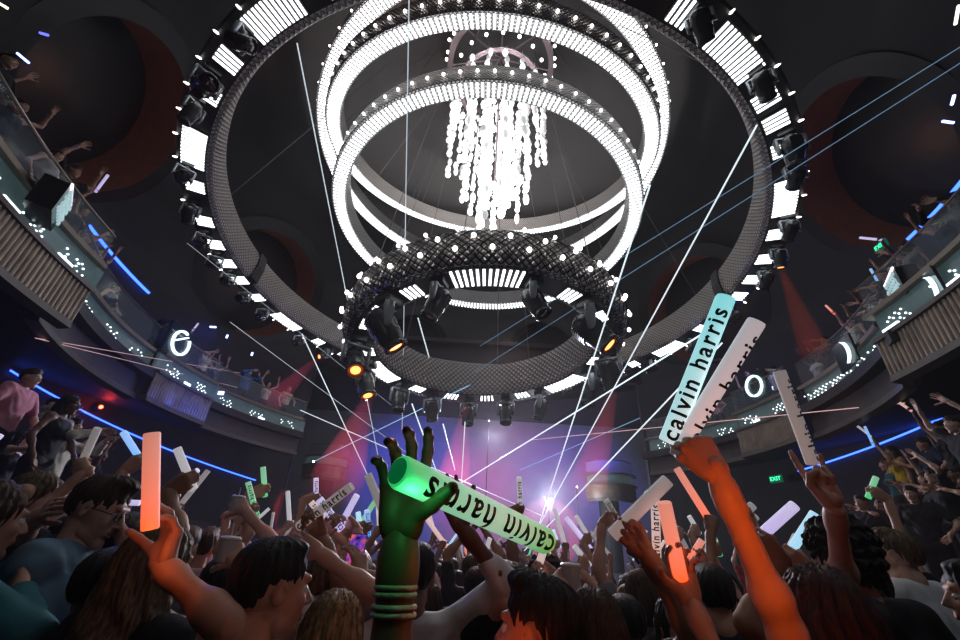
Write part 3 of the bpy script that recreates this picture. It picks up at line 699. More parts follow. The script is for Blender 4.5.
def surf(prims, h, k0=.02):
    los, his = [], []
    for p in prims:
        if p[7]: continue
        if p[0] == 'c':
            r = max(p[3], p[4]) * (max(p[5]) if p[5] is not None else 1); los.append(np.minimum(p[1], p[2]) - r); his.append(np.maximum(p[1], p[2]) + r)
        else: r = max(p[2]); los.append(p[1] - r); his.append(p[1] + r)
    lo = np.min(los, 0) - 3 * h - .01; hi = np.max(his, 0) + 3 * h + .01
    n = np.ceil((hi - lo) / h).astype(int) + 1
    G = np.full(n, .2, np.float32)
    for p in prims:
        k = p[6] if p[6] is not None else k0
        if p[0] == 'c': r = max(p[3], p[4]) * (max(p[5]) if p[5] is not None else 1) + k + 3 * h; a0 = np.minimum(p[1], p[2]) - r; a1 = np.maximum(p[1], p[2]) + r
        else: r = max(p[2]) + k + 3 * h; a0 = p[1] - r; a1 = p[1] + r
        i0 = np.clip(np.floor((a0 - lo) / h).astype(int), 0, n - 1); i1 = np.clip(np.ceil((a1 - lo) / h).astype(int) + 1, 1, n)
        if np.any(i1 <= i0): continue
        X = [lo[d] + h * np.arange(i0[d], i1[d]) for d in range(3)]
        P = np.stack(np.meshgrid(*X, indexing='ij'), -1)
        if p[0] == 'c':
            A, B = p[1], p[2]; sc_ = 1.0
            if p[5] is not None:
                S = np.array(p[5], float); mid = (A + B) / 2; P = (P - mid) / S; A = (A - mid) / S; B = (B - mid) / S; sc_ = S.min()
            ba = B - A; t = np.clip(((P - A) @ ba) / (ba @ ba + 1e-12), 0, 1)
            d = (np.linalg.norm(P - A - t[..., None] * ba, axis=-1) - (p[3] + (p[4] - p[3]) * t)) * sc_
        else:
            Q = P - p[1]
            if p[3] is not None: Q = Q @ p[3]
            q = np.linalg.norm(Q / p[2], axis=-1); q2 = np.linalg.norm(Q / p[2] ** 2, axis=-1); d = q * (q - 1) / np.maximum(q2, 1e-6)
        sl = tuple(slice(i0[i], i1[i]) for i in range(3)); g = G[sl]
        if p[7]: d = -d; hh = np.clip(.5 - .5 * (d - g) / -k if False else .5 - .5 * (g - d) / k, 0, 1); G[sl] = g * (1 - hh) + d * hh + k * hh * (1 - hh)
        else: hh = np.clip(.5 + .5 * (d - g) / k, 0, 1); G[sl] = d * (1 - hh) + g * hh - k * hh * (1 - hh)
    # surface nets
    s = G < 0
    c = np.zeros(np.array(G.shape) - 1, int); sh = c.shape
    acc = np.zeros(sh + (3,)); cnt = np.zeros(sh)
    cor = [(i, j, k_) for i in (0, 1) for j in (0, 1) for k_ in (0, 1)]
    sub_ = lambda A, o: A[o[0]:o[0] + sh[0], o[1]:o[1] + sh[1], o[2]:o[2] + sh[2]]
    for o in cor:
        for ax in range(3):
            if o[ax]: continue
            o2 = list(o); o2[ax] = 1
            g0, g1 = sub_(G, o), sub_(G, o2); mk = (g0 < 0) != (g1 < 0)
            t = np.where(mk, g0 / np.where(mk, g0 - g1, 1), 0)
            for d in range(3):
                acc[..., d] += np.where(mk, o[d] + (t if d == ax else 0), 0)
            cnt += mk
    act = cnt > 0; idx = np.full(sh, -1); idx[act] = np.arange(act.sum())
    I = np.argwhere(act); vs = lo + h * (I + acc[act] / cnt[act][:, None])
    fs = []
    for ax in range(3):
        u, v = (ax + 1) % 3, (ax + 2) % 3
        a = [slice(1, -1)] * 3; a[ax] = slice(0, -1); b = list(a); b[ax] = slice(1, None)
        s0, s1 = s[tuple(a)], s[tuple(b)]; E = np.argwhere(s0 != s1)
        if not len(E): continue
        flip = s0[tuple(E.T)]
        E = E.copy(); E[:, u] += 1; E[:, v] += 1
        def at_(du, dv):
            q = E.copy(); q[:, u] += du; q[:, v] += dv; return idx[tuple(q.T)]
        Q = np.stack([at_(-1, -1), at_(0, -1), at_(0, 0), at_(-1, 0)], 1)
        Q[~flip] = Q[~flip][:, ::-1]; fs.append(Q)
    F = np.concatenate(fs); F = F[(F >= 0).all(1)]
    return vs, F
def to_mesh(name, chunks, mats, fn=None):
    """chunks [(verts, quads, material index or array)] -> one mesh"""
    V, F, MI, n = [], [], [], 0
    for v, f, mi in chunks:
        V.append(v); F.append(f + n); MI.append(np.full(len(f), mi) if np.isscalar(mi) else mi); n += len(v)
    V = np.concatenate(V); F = np.concatenate(F); MI = np.concatenate(MI)
    if fn is not None: V = fn(V)
    me = bpy.data.meshes.new(name); me.vertices.add(len(V)); me.vertices.foreach_set('co', V.astype(np.float32).ravel())
    me.loops.add(4 * len(F)); me.loops.foreach_set('vertex_index', F.astype(np.int32).ravel())
    me.polygons.add(len(F)); me.polygons.foreach_set('loop_start', np.arange(0, 4 * len(F), 4, dtype=np.int32))
    for m_ in mats: me.materials.append(m_)
    me.polygons.foreach_set('material_index', MI.astype(np.int32)); me.update(calc_edges=True); me.shade_smooth()
    return me
def bend(d, n, ang):
    """turn direction d towards n by ang degrees (n perpendicular to d)"""
    return d * math.cos(R_(ang)) + n * math.sin(R_(ang))
HAND = {
 'hold': ([(14, 30, 18), (24, 36, 22), (28, 38, 24), (30, 40, 24)], 7, (60, 4, .8)),  # curl of the three joints per finger (index..little), fan degrees, thumb (out, curl)
 'open': ([(4, 8, 6)] * 4, 7, (40, 8)), 'relaxed': ([(12, 22, 14), (16, 26, 16), (22, 28, 18), (26, 30, 18)], 3, (28, 18)),
 'grip': ([(62, 74, 42)] * 4, 0, (22, 46)), 'fist': ([(78, 92, 55)] * 4, 0, (15, 55)),
 'point': ([(6, 8, 6), (80, 92, 50), (80, 92, 50), (80, 92, 50)], 0, (15, 50)),
 'rock': ([(4, 6, 6), (70, 90, 50), (70, 90, 50), (6, 10, 6)], 4, (25, 40)),
 'cup': ([(28, 32, 22), (30, 36, 24), (34, 38, 26), (38, 40, 26)], 3, (52, 26)),
 'spread': ([(2, 6, 4), (6, 8, 6), (10, 10, 8), (4, 8, 6)], 12, (58, 4)),
}
def hand_prims(pose, sx=1, s=1.0):
    """wrist at the origin, fingers to +z, palm faces +y, thumb on the sx side"""
    cur, fan, th_ = HAND[pose]; tho, thc = th_[:2]; thy = th_[2] if len(th_) > 2 else .25; P = []
    P.append(cone((0, 0, -.018), (0, 0, .012), .022, .025, S=(1.12, .85, 1)))
    for i, (x0, x1) in enumerate(((.012, .030), (.004, .010), (-.006, -.010), (-.014, -.029))):
        P.append(cone((sx * x0, .0, .01), (sx * x1, .002, .082 - .004 * abs(i - 1)), .0165, .0125, k=.012))
    P.append(cone((sx * .016, .008, .015), (sx * .032, .014, .045), .018, .014, k=.014)); P.append(ell((-sx * .022, .01, .035), (.012, .012, .03), k=.014))
    L = ((.044, .027, .021), (.049, .031, .022), (.045, .029, .021), (.035, .021, .018)); X = (.031, .0105, -.0105, -.030)
    for i in range(4):
        f = (1.5 - i) * fan; d = V3(sx * math.sin(R_(f)), 0, math.cos(R_(f))); n = V3(0, 1, 0)
        p = V3(sx * X[i], .002, .088 - .005 * (abs(i - 1)) - (.006 if i == 3 else 0)); r = .0102 - (.0012 if i == 3 else 0)
        for j in range(3):
            d2 = bend(d, n, cur[i][j]); n = bend(n, -d, cur[i][j]); d = d2
            q = p + d * L[i][j]; P.append(cone(p, q, r, r * .9, k=.004)); P.append(ell(p, (r * 1.06,) * 3, k=.003)); p = q; r *= .9
    o = R_(tho); d = V3(sx * math.sin(o), thy, math.cos(o)); d /= np.linalg.norm(d); n = V3(-sx * .55, .8, 0); n -= d * (n @ d); n /= np.linalg.norm(n)
    p = V3(sx * .026, .012, .028); r = .0135
    for j, l in enumerate((.042, .034, .026)):
        if j: d2 = bend(d, n, thc); n = bend(n, -d, thc); d = d2
        q = p + d * l; P.append(cone(p, q, r, r * .9, k=.006)); p = q; r *= .87
    return xform(P, np.diag([s, s, s, 1]))
def frame(o, z, y):
    """4x4 with +z along z and +y as close as possible to y"""
    z = np.array(z, float); z /= np.linalg.norm(z); y = np.array(y, float); y = y - z * (y @ z)
    if np.linalg.norm(y) < 1e-3: y = np.cross(z, (1, 0, .1))
    y /= np.linalg.norm(y); M = np.eye(4); M[:3, 0] = np.cross(y, z); M[:3, 1] = y; M[:3, 2] = z; M[:3, 3] = o; return M
def rotm(yaw=0, pitch=0, roll=0):
    return np.array(Matrix.Rotation(R_(yaw), 3, 'Z') @ Matrix.Rotation(R_(pitch), 3, 'X') @ Matrix.Rotation(R_(roll), 3, 'Y'))
def head_prims(fem=False):
    j = .9 if fem else 1.0
    return [ell((0, -.017, .03), (.075, .095, .088)), ell((0, .03, -.025), (.06 * j, .064, .082)), cone((-.04 * j, .02, -.07), (.0, .068, -.095), .022, .018), cone((.04 * j, .02, -.07), (.0, .068, -.095), .022, .018),
        ell((0, .072, -.096), (.022 * j, .018, .017)), ell((.036, .064, -.018), (.02, .018, .02)), ell((-.036, .064, -.018), (.02, .018, .02)),
        cone((-.03, .08, .034), (.03, .08, .034), .0115, k=.012),
        ell((.031, .102, .006), (.017, .013, .011), k=.010, sub=True), ell((-.031, .102, .006), (.017, .013, .011), k=.010, sub=True),
        cone((0, .087, .02), (0, .110, -.02), .0065, .0105, k=.009), ell((.01, .1, -.026), (.0075, .008, .006), k=.006), ell((-.01, .1, -.026), (.0075, .008, .006), k=.006),
        ell((0, .0905, -.0515), (.022, .008, .0052), k=.004), ell((0, .0895, -.0625), (.019, .008, .0062), k=.004), ell((0, .099, -.057), (.022, .006, .0016), k=.002, sub=True),
        ell((.077, -.008, .0), (.008, .019, .031), k=.006, R=rotm(-18, -8)), ell((-.077, -.008, .0), (.008, .019, .031), k=.006, R=rotm(18, -8)),
        ell((.086, -.004, .004), (.007, .010, .017), k=.004, sub=True), ell((-.086, -.004, .004), (.007, .010, .017), k=.004, sub=True)]
def strands(V, amp, freq, c=(0, 0, 0), seed=0):
    q = V - np.array(c); ph = np.arctan2(q[:, 0], -q[:, 1]); r = q / (np.linalg.norm(q, axis=1)[:, None] + 1e-6)
    w = np.sin(freq * ph + 2.2 * np.sin(q[:, 2] * 21 + seed) + seed) + .6 * np.sin(freq * 2.3 * ph + 3 * np.sin(q[:, 2] * 33 + 1) + 2 * seed) + .35 * np.sin(freq * 4.1 * ph + q[:, 2] * 60)
    return V + r * (amp * w)[:, None]
def hair(style, h):
    """head-frame hair mesh data"""
    top = [ell((0, -.024, .043), (.0825, .1, .088)), ell((0, -.045, .0), (.078, .078, .082))]
    cut = [ell((0, .115, -.04), (.088, .078, .108), k=.01, sub=True), ell((.09, .055, -.04), (.035, .06, .075), k=.012, sub=True), ell((-.09, .055, -.04), (.035, .06, .075), k=.012, sub=True)]
    if style in ('short', 'quiff'): top = [ell((0, -.022, .048), (.0805, .0985, .082)), ell((0, -.062, .015), (.068, .052, .062))]
    if style == 'short':
        P = top + [ell((.093, .005, -.03), (.03, .075, .06), k=.01, sub=True), ell((-.093, .005, -.03), (.03, .075, .06), k=.01, sub=True), ell((0, .025, .108), (.055, .045, .02), k=.03)] + cut + [ell((0, -.09, -.09), (.1, .075, .06), k=.01, sub=True)]; a, f = .0022, 17
    elif style == 'quiff':
        P = top + [ell((.0, .03, .116), (.055, .05, .026), k=.03), ell((.093, .0, -.035), (.03, .075, .062), k=.01, sub=True), ell((-.093, .0, -.035), (.03, .075, .062), k=.01, sub=True)] + cut + [ell((0, -.09, -.09), (.1, .075, .06), k=.01, sub=True)]; a, f = .0035, 13
    elif style == 'curly':
        P = [ell((0, -.022, .055), (.098, .112, .095)), ell((0, -.05, .0), (.09, .08, .08))] + cut; a, f = .0035, 9
    elif style == 'bun':
        P = top + [ell((0, -.1, .09), (.045, .045, .042), k=.01)] + cut; a, f = .0022, 20
    elif style == 'bob':
        P = top + [cone((.068, -.02, .02), (.07, -.012, -.11), .026, .03, S=(.8, 1.5, 1)), cone((-.068, -.02, .02), (-.07, -.012, -.11), .026, .03, S=(.8, 1.5, 1)), cone((0, -.08, 0), (0, -.08, -.11), .055, .05, S=(1.3, .8, 1))] + cut; a, f = .003, 15
    else:   # long
        wv = .02 if style == 'wavy' else .0
        P = top + [cone((s_ * .066, -.02, .03), (s_ * .078, -.03, -.14), .028, .036, S=(.85, 1.4, 1)) for s_ in (1, -1)] + [cone((s_ * .078, -.03, -.14), (s_ * .085, -.05, -.33), .036, .022, S=(.95, 1.2, 1)) for s_ in (1, -1)]
        P += [cone((0, -.085, .0), (0, -.105, -.2), .062, .07, S=(1.35, .8, 1)), cone((0, -.105, -.2), (0, -.115, -.38), .07, .045, S=(1.35, .7, 1))] + cut; a, f = (.0065 if wv else .0042), (11 if wv else 19)
    v, F = surf(P, h, .018)
    v = strands(v, a, f, (0, -.02, .0), {'wavy': 2, 'long': 1}.get(style, 0))
    if style == 'curly':
        v = v + .007 * np.stack([np.sin(v[:, 1] * 190 + 2 * np.sin(v[:, 2] * 90)), np.sin(v[:, 2] * 170), np.sin(v[:, 0] * 180 + 1.5 * np.sin(v[:, 1] * 110))], 1)
    if style == 'wavy': v[:, 0] += .010 * np.sin(v[:, 2] * 42) * np.clip(-v[:, 2] * 6, 0, 1); v[:, 1] += .008 * np.sin(v[:, 2] * 50 + v[:, 0] * 30) * np.clip(-v[:, 2] * 6, 0, 1)
    return v, F

def figure(arms, fem=False, hb=.016, hh=.009, hf=.007, sleeve='short', head=(0, 0, 0), lean=0, legs=True, hair_style='short', hair_h=None, top_only=False):
    """standing figure facing +y, 1.72 m tall, root between the feet.
    arms = [(side, wrist (3) or None, hand pose, palm direction, elbow pole)], returns mesh data"""
    sw = .168 if fem else .192; q = .93 if fem else 1.0
    T = [cone((-.065, 0, .95), (.065, 0, .95), .115 * q + (.008 if fem else 0), S=(1, .9, 1)), cone((0, .0, .98), (0, .005, 1.2), .122 * q, .118 * q, S=(1.12, .82, 1)),
         cone((-.075 * q, .0, 1.32), (.075 * q, .0, 1.32), .122 * q, S=(1, .84, 1.1)), cone((-sw + .03, -.005, 1.435), (sw - .03, -.005, 1.435), .058 * q)]
    if fem: T += [ell((s_ * .07, .095, 1.28), (.055, .045, .055)) for s_ in (1, -1)]
    N = [cone((0, -.015, 1.43), (0, .004, 1.56), .056 * q, .052 * q)]
    Hc = V3(0, .012, 1.612); Rm = rotm(*head); HM = np.eye(4); HM[:3, :3] = Rm; HM[:3, 3] = Hc + Rm @ V3(0, .01, .0)
    body = T + N; slv = []; chunks = []; grips = []; hands = []; limbs = []
    shirt = [(p[0], p[1], p[2], p[3] + .016, p[4] + .016, p[5], p[6], p[7]) if p[0] == 'c' else ell(p[1], p[2] + .012) for p in T]
    for side, wr, pose, palm, pole in arms:
        S = V3(side * sw, -.005, 1.43)
        if wr is None: wr = (side * .27, .06, .86)
        W = V3(*wr); D = W - S; L1, L2 = .285, .262; dist = np.linalg.norm(D); mx = (L1 + L2) * .985
        if D[2] > .1: S = S + V3(-side * .012, 0, .035); D = W - S; dist = np.linalg.norm(D)
        if dist > mx: f_ = min(dist / mx, 1.35); L1 *= f_; L2 *= f_; dist = min(dist, (L1 + L2) * .985); W = S + D / np.linalg.norm(D) * dist
        D = W - S; u = D / np.linalg.norm(D); a = (L1 ** 2 - L2 ** 2 + dist ** 2) / (2 * dist); hgt = math.sqrt(max(L1 ** 2 - a * a, 0))
        pl = np.array(pole if pole is not None else (side, -.3, -.4), float); pl -= u * (pl @ u); pl /= np.linalg.norm(pl) + 1e-9
        E = S + u * a + pl * hgt; fd0 = (W - E) / np.linalg.norm(W - E)
        body += [cone(S, E, .048 * q, .034 * q), ell(S, (.058 * q,) * 3), cone(E, W + (E - W) * .12, .037 * q, .026 * q), ell(E + (W - E) * .22, (.041 * q,) * 3), cone(W + (E - W) * .2, W + fd0 * .02, .027 * q, .024 * q)]
        if sleeve != 'none':
            fr = {'short': .62, 'long': 1.0, 'rolled': 1.0, 'tank': .0}[sleeve]
            if fr: slv += [cone(S, S + (E - S) * fr, .069 * q, .058 * q if fr < 1 else .055 * q)]
            if sleeve in ('long', 'rolled'): slv += [cone(E, E + (W - E) * (.88 if sleeve == 'long' else .35), .055 * q, .044 * q)]
        fd = (W - E) / np.linalg.norm(W - E)
        if isinstance(pose, tuple): pose, fd2 = pose; fd = np.array(fd2, float)
        HMx = frame(W, fd, palm if palm is not None else (0, 1, 0)); sx = side
        # thumb side: for a right hand (side +1) palm forward, fingers up, the thumb points to -x
        sx = -side
        hp = xform(hand_prims(pose, sx * (1), 1.0 * (.94 if fem else 1.04)), HMx)
        v, F = surf(hp, hf, .008); chunks.append((v, F, 0))
        hands.append((HMx, sx)); limbs.append((E, W)); grips.append(HMx @ np.array(Matrix.Translation((0, .03, .075))))
    if legs:
        for s_ in (1, -1):
            body += [cone((s_ * .085, 0, .92), (s_ * .1, .015, .5), .088 * q, .056 * q), cone((s_ * .1, .015, .5), (s_ * .105, -.015, .1), .054 * q, .036 * q), ell((s_ * .1, -.01, .38), (.052, .056, .1)), cone((s_ * .105, -.02, .045), (s_ * .12, .13, .03), .035, .028)]
    v, F = surf(body, hb, .03); chunks.insert(0, (v, F, 0))
    hp = xform(head_prims(fem), HM); hp += [cone((0, -.015, 1.50), tuple(Hc + Rm @ V3(0, -.01, -.06)), .053 * q, .05 * q)]
    v, F = surf(hp, hh, .012)
    loc = (v - HM[:3, 3]) @ Rm; c = loc[F].mean(1); lip = ((np.abs(c[:, 0]) < .02) & (c[:, 1] > .086) & (c[:, 2] < -.046) & (c[:, 2] > -.069)).astype(int)
    chunks.append((v, F, lip))
    out = dict(body=chunks, grips=grips, HM=HM, hands=hands, limbs=limbs)
    wr_ = lambda V: V + .0045 * np.stack([np.sin(V[:, 2] * 55 + 4 * np.sin(V[:, 0] * 13)), np.sin(V[:, 2] * 43 + 5 * np.sin(V[:, 0] * 17 + 1)), 0 * V[:, 0]], 1)
    sh = list(shirt[2:]) + [cone((0, .0, 1.03), (0, 0, 1.22), .142 * q, .137 * q, S=(1.14, .88, .8))] + slv
    if sleeve == 'tank': sh = [p for p in sh if not (p[0] == 'c' and abs(p[1][2] - 1.435) < .01)] + [cone((s_ * .07, 0, 1.3), (s_ * .09, -.005, 1.47), .05, .03) for s_ in (1, -1)]
    v, F = surf(sh, max(hb * .9, .009), .025); out['shirt'] = (wr_(v), F)
    if legs:
        tr = [cone((-.065, 0, .94), (.065, 0, .94), .132 * q, S=(1, .92, 1))]
        for s_ in (1, -1): tr += [cone((s_ * .085, 0, .9), (s_ * .1, .015, .5), .1 * q, .07 * q), cone((s_ * .1, .015, .5), (s_ * .105, -.015, .1), .068 * q, .06 * q)]
        v, F = surf(tr, .016, .02); out['trousers'] = (v, F)
        v, F = surf([cone((s_ * .105, -.04, .045), (s_ * .122, .15, .035), .045, .036) for s_ in (1, -1)], .014, .01); v[:, 2] = np.maximum(v[:, 2], 0); out['shoes'] = (v, F)
    return out
SKINS = [mat('skin %d' % i, c, .5, sss=.0, var=.12, scale=30, spec=.4) for i, c in enumerate([(.62, .36, .26), (.50, .27, .18), (.34, .17, .10), (.17, .08, .05), (.70, .44, .34)])]
LIP = mat('lip skin', (.42, .14, .12), .4, var=.1)
def cloth(name, c, rough=.8): return mat('cloth ' + name, c, rough, var=.22, scale=16, bump=.25, spec=.25)
CL = dict(white=cloth('white', (.72, .72, .72)), black=cloth('black', (.012, .012, .014)), navy=cloth('navy', (.02, .03, .07)), denim=cloth('denim', (.16, .27, .36)), grey=cloth('grey', (.22, .22, .24)), red=cloth('red', (.4, .04, .04)), yellow=cloth('yellow', (.75, .5, .03)), teal=cloth('teal', (.03, .15, .18)), pink=cloth('pink', (.55, .22, .28)), blue=cloth('blue', (.08, .18, .45)), cream=cloth('cream', (.6, .55, .45)), burgundy=cloth('burgundy', (.16, .02, .03)))
def hairmat(name, c1, c2, rough=.6):
    m, nt, b = nodes('hair ' + name); N = nt.nodes; L = nt.links
    tc = N.new('ShaderNodeTexCoord'); mp = N.new('ShaderNodeMapping'); mp.inputs['Scale'].default_value = (90, 90, 6); no = N.new('ShaderNodeTexNoise'); no.inputs['Scale'].default_value = 1.2; no.inputs['Detail'].default_value = 4
    L.new(tc.outputs['Object'], mp.inputs['Vector']); L.new(mp.outputs['Vector'], no.inputs['Vector'])
    mx = N.new('ShaderNodeValToRGB'); mx.color_ramp.elements[0].position = .35; mx.color_ramp.elements[1].position = .68; mx.color_ramp.elements[0].color = (*c1, 1); mx.color_ramp.elements[1].color = (*c2, 1)
    L.new(no.outputs['Fac'], mx.inputs['Fac']); L.new(mx.outputs['Color'], b.inputs['Base Color']); b.inputs['Roughness'].default_value = rough; b.inputs['Specular IOR Level'].default_value = .3
    bp = N.new('ShaderNodeBump'); bp.inputs['Strength'].default_value = .7; bp.inputs['Distance'].default_value = .004; L.new(no.outputs['Fac'], bp.inputs['Height']); L.new(bp.outputs['Normal'], b.inputs['Normal'])
    return m
HM_ = dict(black=hairmat('black', (.004, .004, .004), (.014, .012, .011)), brown=hairmat('brown', (.02, .011, .006), (.075, .042, .022)), blond=hairmat('blond', (.10, .055, .02), (.42, .27, .12)), auburn=hairmat('auburn', (.008, .004, .003), (.06, .014, .01)), lightbrown=hairmat('light brown', (.05, .03, .015), (.2, .12, .06)))
EYEW = mat('eye white', (.7, .68, .66), .2); IRIS = mat('iris', (.03, .02, .012), .1)
def put_person(D, loc, yaw, label, skin=0, shirt='black', hairc='black', hdata=None, height=1.72, group=None, trousers='black', sh_name='shirt', eyes=True, M=None, protos=None):
    """root is the body mesh; clothes, hair and eyes are its children"""
    key = id(D)
    if 'me' not in D:
        D['me'] = to_mesh('person', D['body'], [SKINS[0], LIP])
        for n_ in ('shirt', 'trousers', 'shoes'):
            if n_ in D: D['me_' + n_] = to_mesh(n_, [(D[n_][0], D[n_][1], 0)], [CL['black']])
        b = MB()
        for s_ in (1, -1): b.ball((s_ * .031, .0745, .006), .0135, 10, 0); b.ball((s_ * .031, .0825, .006), .0068, 8, 1)
        D['me_eyes'] = b.mesh('eyes', [EYEW, IRIS], True)
    o = bpy.data.objects.new('person', D['me']); C.objects.link(o); o.location = loc; o.rotation_euler = (0, 0, yaw); o.scale = (height / 1.72,) * 3
    def setm(ob, m_, i=0): ob.material_slots[i].link = 'OBJECT'; ob.material_slots[i].material = m_
    setm(o, SKINS[skin])
    for n_ in ('shirt', 'trousers', 'shoes'):
        if n_ in D:
            c_ = part(sh_name if n_ == 'shirt' else n_, D['me_' + n_], o); setm(c_, {'shirt': shirt, 'trousers': CL[trousers], 'shoes': CL['black']}[n_] if not isinstance(shirt, str) or n_ != 'shirt' else CL[shirt])
    HMm = Matrix(D['HM'].tolist())
    if hdata is not None:
        c_ = part('hair', hdata, o); c_.matrix_local = HMm; setm(c_, HM_[hairc])
    if eyes: c_ = part('eyes', D['me_eyes'], o); c_.matrix_local = HMm
    tag(o, label, 'person', group)
    D['last'] = o
    return o
HAIRS = {}
def hair_mesh(style, h=.008):
    if (style, h) not in HAIRS:
        v, F = hair(style, h); HAIRS[(style, h)] = to_mesh('hair', [(v, F, 0)], [HM_['black']])
    return HAIRS[(style, h)]
# ------------------------------------------------------------------ foam sticks
def stickmat(name, top, bot, s_top, s_bot, pw=1.0):
    m, nt, b = nodes('foam ' + name); N = nt.nodes; L = nt.links
    tc = N.new('ShaderNodeTexCoord'); sp = N.new('ShaderNodeSeparateXYZ'); L.new(tc.outputs['Object'], sp.inputs[0])
    mr = N.new('ShaderNodeMapRange'); mr.inputs['From Min'].default_value = 0; mr.inputs['From Max'].default_value = .4; L.new(sp.outputs['Z'], mr.inputs['Value'])
    pp = N.new('ShaderNodeMath'); pp.operation = 'POWER'; L.new(mr.outputs['Result'], pp.inputs[0]); pp.inputs[1].default_value = pw
    mx = N.new('ShaderNodeMix'); mx.data_type = 'RGBA'; mx.inputs['A'].default_value = (*bot, 1); mx.inputs['B'].default_value = (*top, 1); L.new(pp.outputs[0], mx.inputs['Factor'])
    st_ = N.new('ShaderNodeMapRange'); st_.inputs['To Min'].default_value = s_bot; st_.inputs['To Max'].default_value = s_top; L.new(pp.outputs[0], st_.inputs['Value'])
    b.inputs['Base Color'].default_value = (.8, .8, .8, 1); b.inputs['Roughness'].default_value = .7
    no = N.new('ShaderNodeTexNoise'); no.inputs['Scale'].default_value = 220; bp = N.new('ShaderNodeBump'); bp.inputs['Strength'].default_value = .15; bp.inputs['Distance'].default_value = .003
    L.new(tc.outputs['Object'], no.inputs['Vector']); L.new(no.outputs['Fac'], bp.inputs['Height']); L.new(bp.outputs['Normal'], b.inputs['Normal'])
    L.new(mx.outputs['Result'], b.inputs['Emission Color']); L.new(st_.outputs['Result'], b.inputs['Emission Strength'])
    return m
SM = dict(orange=stickmat('orange', (1, .34, .24), (1, .10, .01), .55, 1.15, .8), cyan=stickmat('cyan', (.25, .85, .9), (.55, .9, .95), .75, .7), white=stickmat('white', (.9, .88, .95), (.9, .85, .9), .38, .42), dull=stickmat('dull', (.85, .8, .8), (.85, .7, .65), .16, .2), green=stickmat('green', (.35, .95, .55), (.02, .75, .2), .4, .7, .7), lilac=stickmat('lilac', (.7, .65, 1), (.62, .5, 1), .65, .8), blue=stickmat('blue', (.3, .55, 1), (.12, .4, 1), .8, 1.1), sky=stickmat('sky', (.45, .8, 1), (.35, .75, 1), .8, .9), pink=stickmat('pink', (1, .8, .78), (1, .5, .4), .5, .7))
SM['glow_green'] = stickmat('glow green', (.02, .8, .16), (.03, .75, .2), .5, .6)
_r4 = SM['glow_green'].node_tree; _mx = [n for n in _r4.nodes if n.type == 'MIX'][0]; _lk = [l for l in _r4.links if l.to_node == _mx][0]; _src = _lk.from_socket
_cr = _r4.nodes.new('ShaderNodeValToRGB'); _e = _cr.color_ramp.elements; _e[0].color = (.03, .7, .16, 1); _e[1].color = (.02, .6, .10, 1)
for _p, _c in ((.22, (.32, .85, .5, 1)), (.55, (.5, .88, .6, 1)), (.85, (.28, .8, .42, 1))): _n = _e.new(_p); _n.color = _c
_r4.links.new(_src, _cr.inputs[0]); _b = [n for n in _r4.nodes if n.type == 'BSDF_PRINCIPLED'][0]; _r4.links.new(_cr.outputs[0], _b.inputs['Emission Color'])
SR, SL = .0235, .40
STK = MB().lathe([(SR * .35, 0), (SR * .9, .001), (SR, .006), (SR, SL - .006), (SR * .92, SL), (SR * .55, SL - .001), (SR * .5, SL - .006), (.001, SL - .006)], 24).mesh('foam_stick', SM['white'], 'auto')
INK = mat('black ink', (.006, .006, .007), .5)
def wrapped_text(txt, size, L0, R, xs=1.0):
    cu = bpy.data.curves.new('ink', 'FONT'); cu.body = txt; cu.size = size; cu.align_x = 'LEFT'; cu.align_y = 'CENTER'; cu.resolution_u = 3; cu.offset = size * .022; cu.space_character = 1.22
    t_ = bpy.data.objects.new('t', cu); C.objects.link(t_); dg = bpy.context.evaluated_depsgraph_get(); me = bpy.data.meshes.new_from_object(t_.evaluated_get(dg)); bpy.data.objects.remove(t_)
    import bmesh
    bm = bmesh.new(); bm.from_mesh(me)
    for it in range(3):
        es = [e for e in bm.edges if e.calc_length() > size * .12]
        if es: bmesh.ops.subdivide_edges(bm, edges=es, cuts=1)
        bmesh.ops.triangulate(bm, faces=bm.faces[:])
    w = max(v.co.x for v in bm.verts)
    for v in bm.verts:
        a = v.co.y / R; v.co = Vector((-R * math.sin(a), -R * math.cos(a), L0 + v.co.x * xs))
    # thicken a little
    bmesh.ops.recalc_face_normals(bm, faces=bm.faces[:])
    bm.to_mesh(me); bm.free(); me.materials.clear(); me.materials.append(INK); return me
TXT = wrapped_text('calvin harris', .061, .008, SR + .0006, .94)
def stick(p0, p1, col, label, text=None, group=None, roll=0, length=None, flip=False, name='foam_stick'):
    """from the base p0 towards p1; the ink faces the camera when roll = 0"""
    p0 = Vector(p0); p1 = Vector(p1); z = (p1 - p0).normalized(); L = length or (p1 - p0).length
    v = (CAM - (p0 + p1) / 2); y = (v - z * v.dot(z)).normalized(); x = (-y).cross(z)
    M = Matrix((x, -y, z)).transposed().to_4x4() @ Matrix.Rotation(R_(roll), 4, 'Z'); M.translation = p0
    o = bpy.data.objects.new(name, STK); C.objects.link(o); s_ = L / SL; o.matrix_world = M @ Matrix.Diagonal((max(.8, min(1.25, s_)),) * 2 + (s_, 1))
    o.material_slots[0].link = 'OBJECT'; o.material_slots[0].material = SM[col]
    if text is not None:
        t_ = part('lettering', TXT, o)
        if text == 'down': t_.matrix_local = Matrix.Translation((0, 0, SL)) @ Matrix.Rotation(PI, 4, 'Y')
    return tag(o, label, 'foam stick', group)
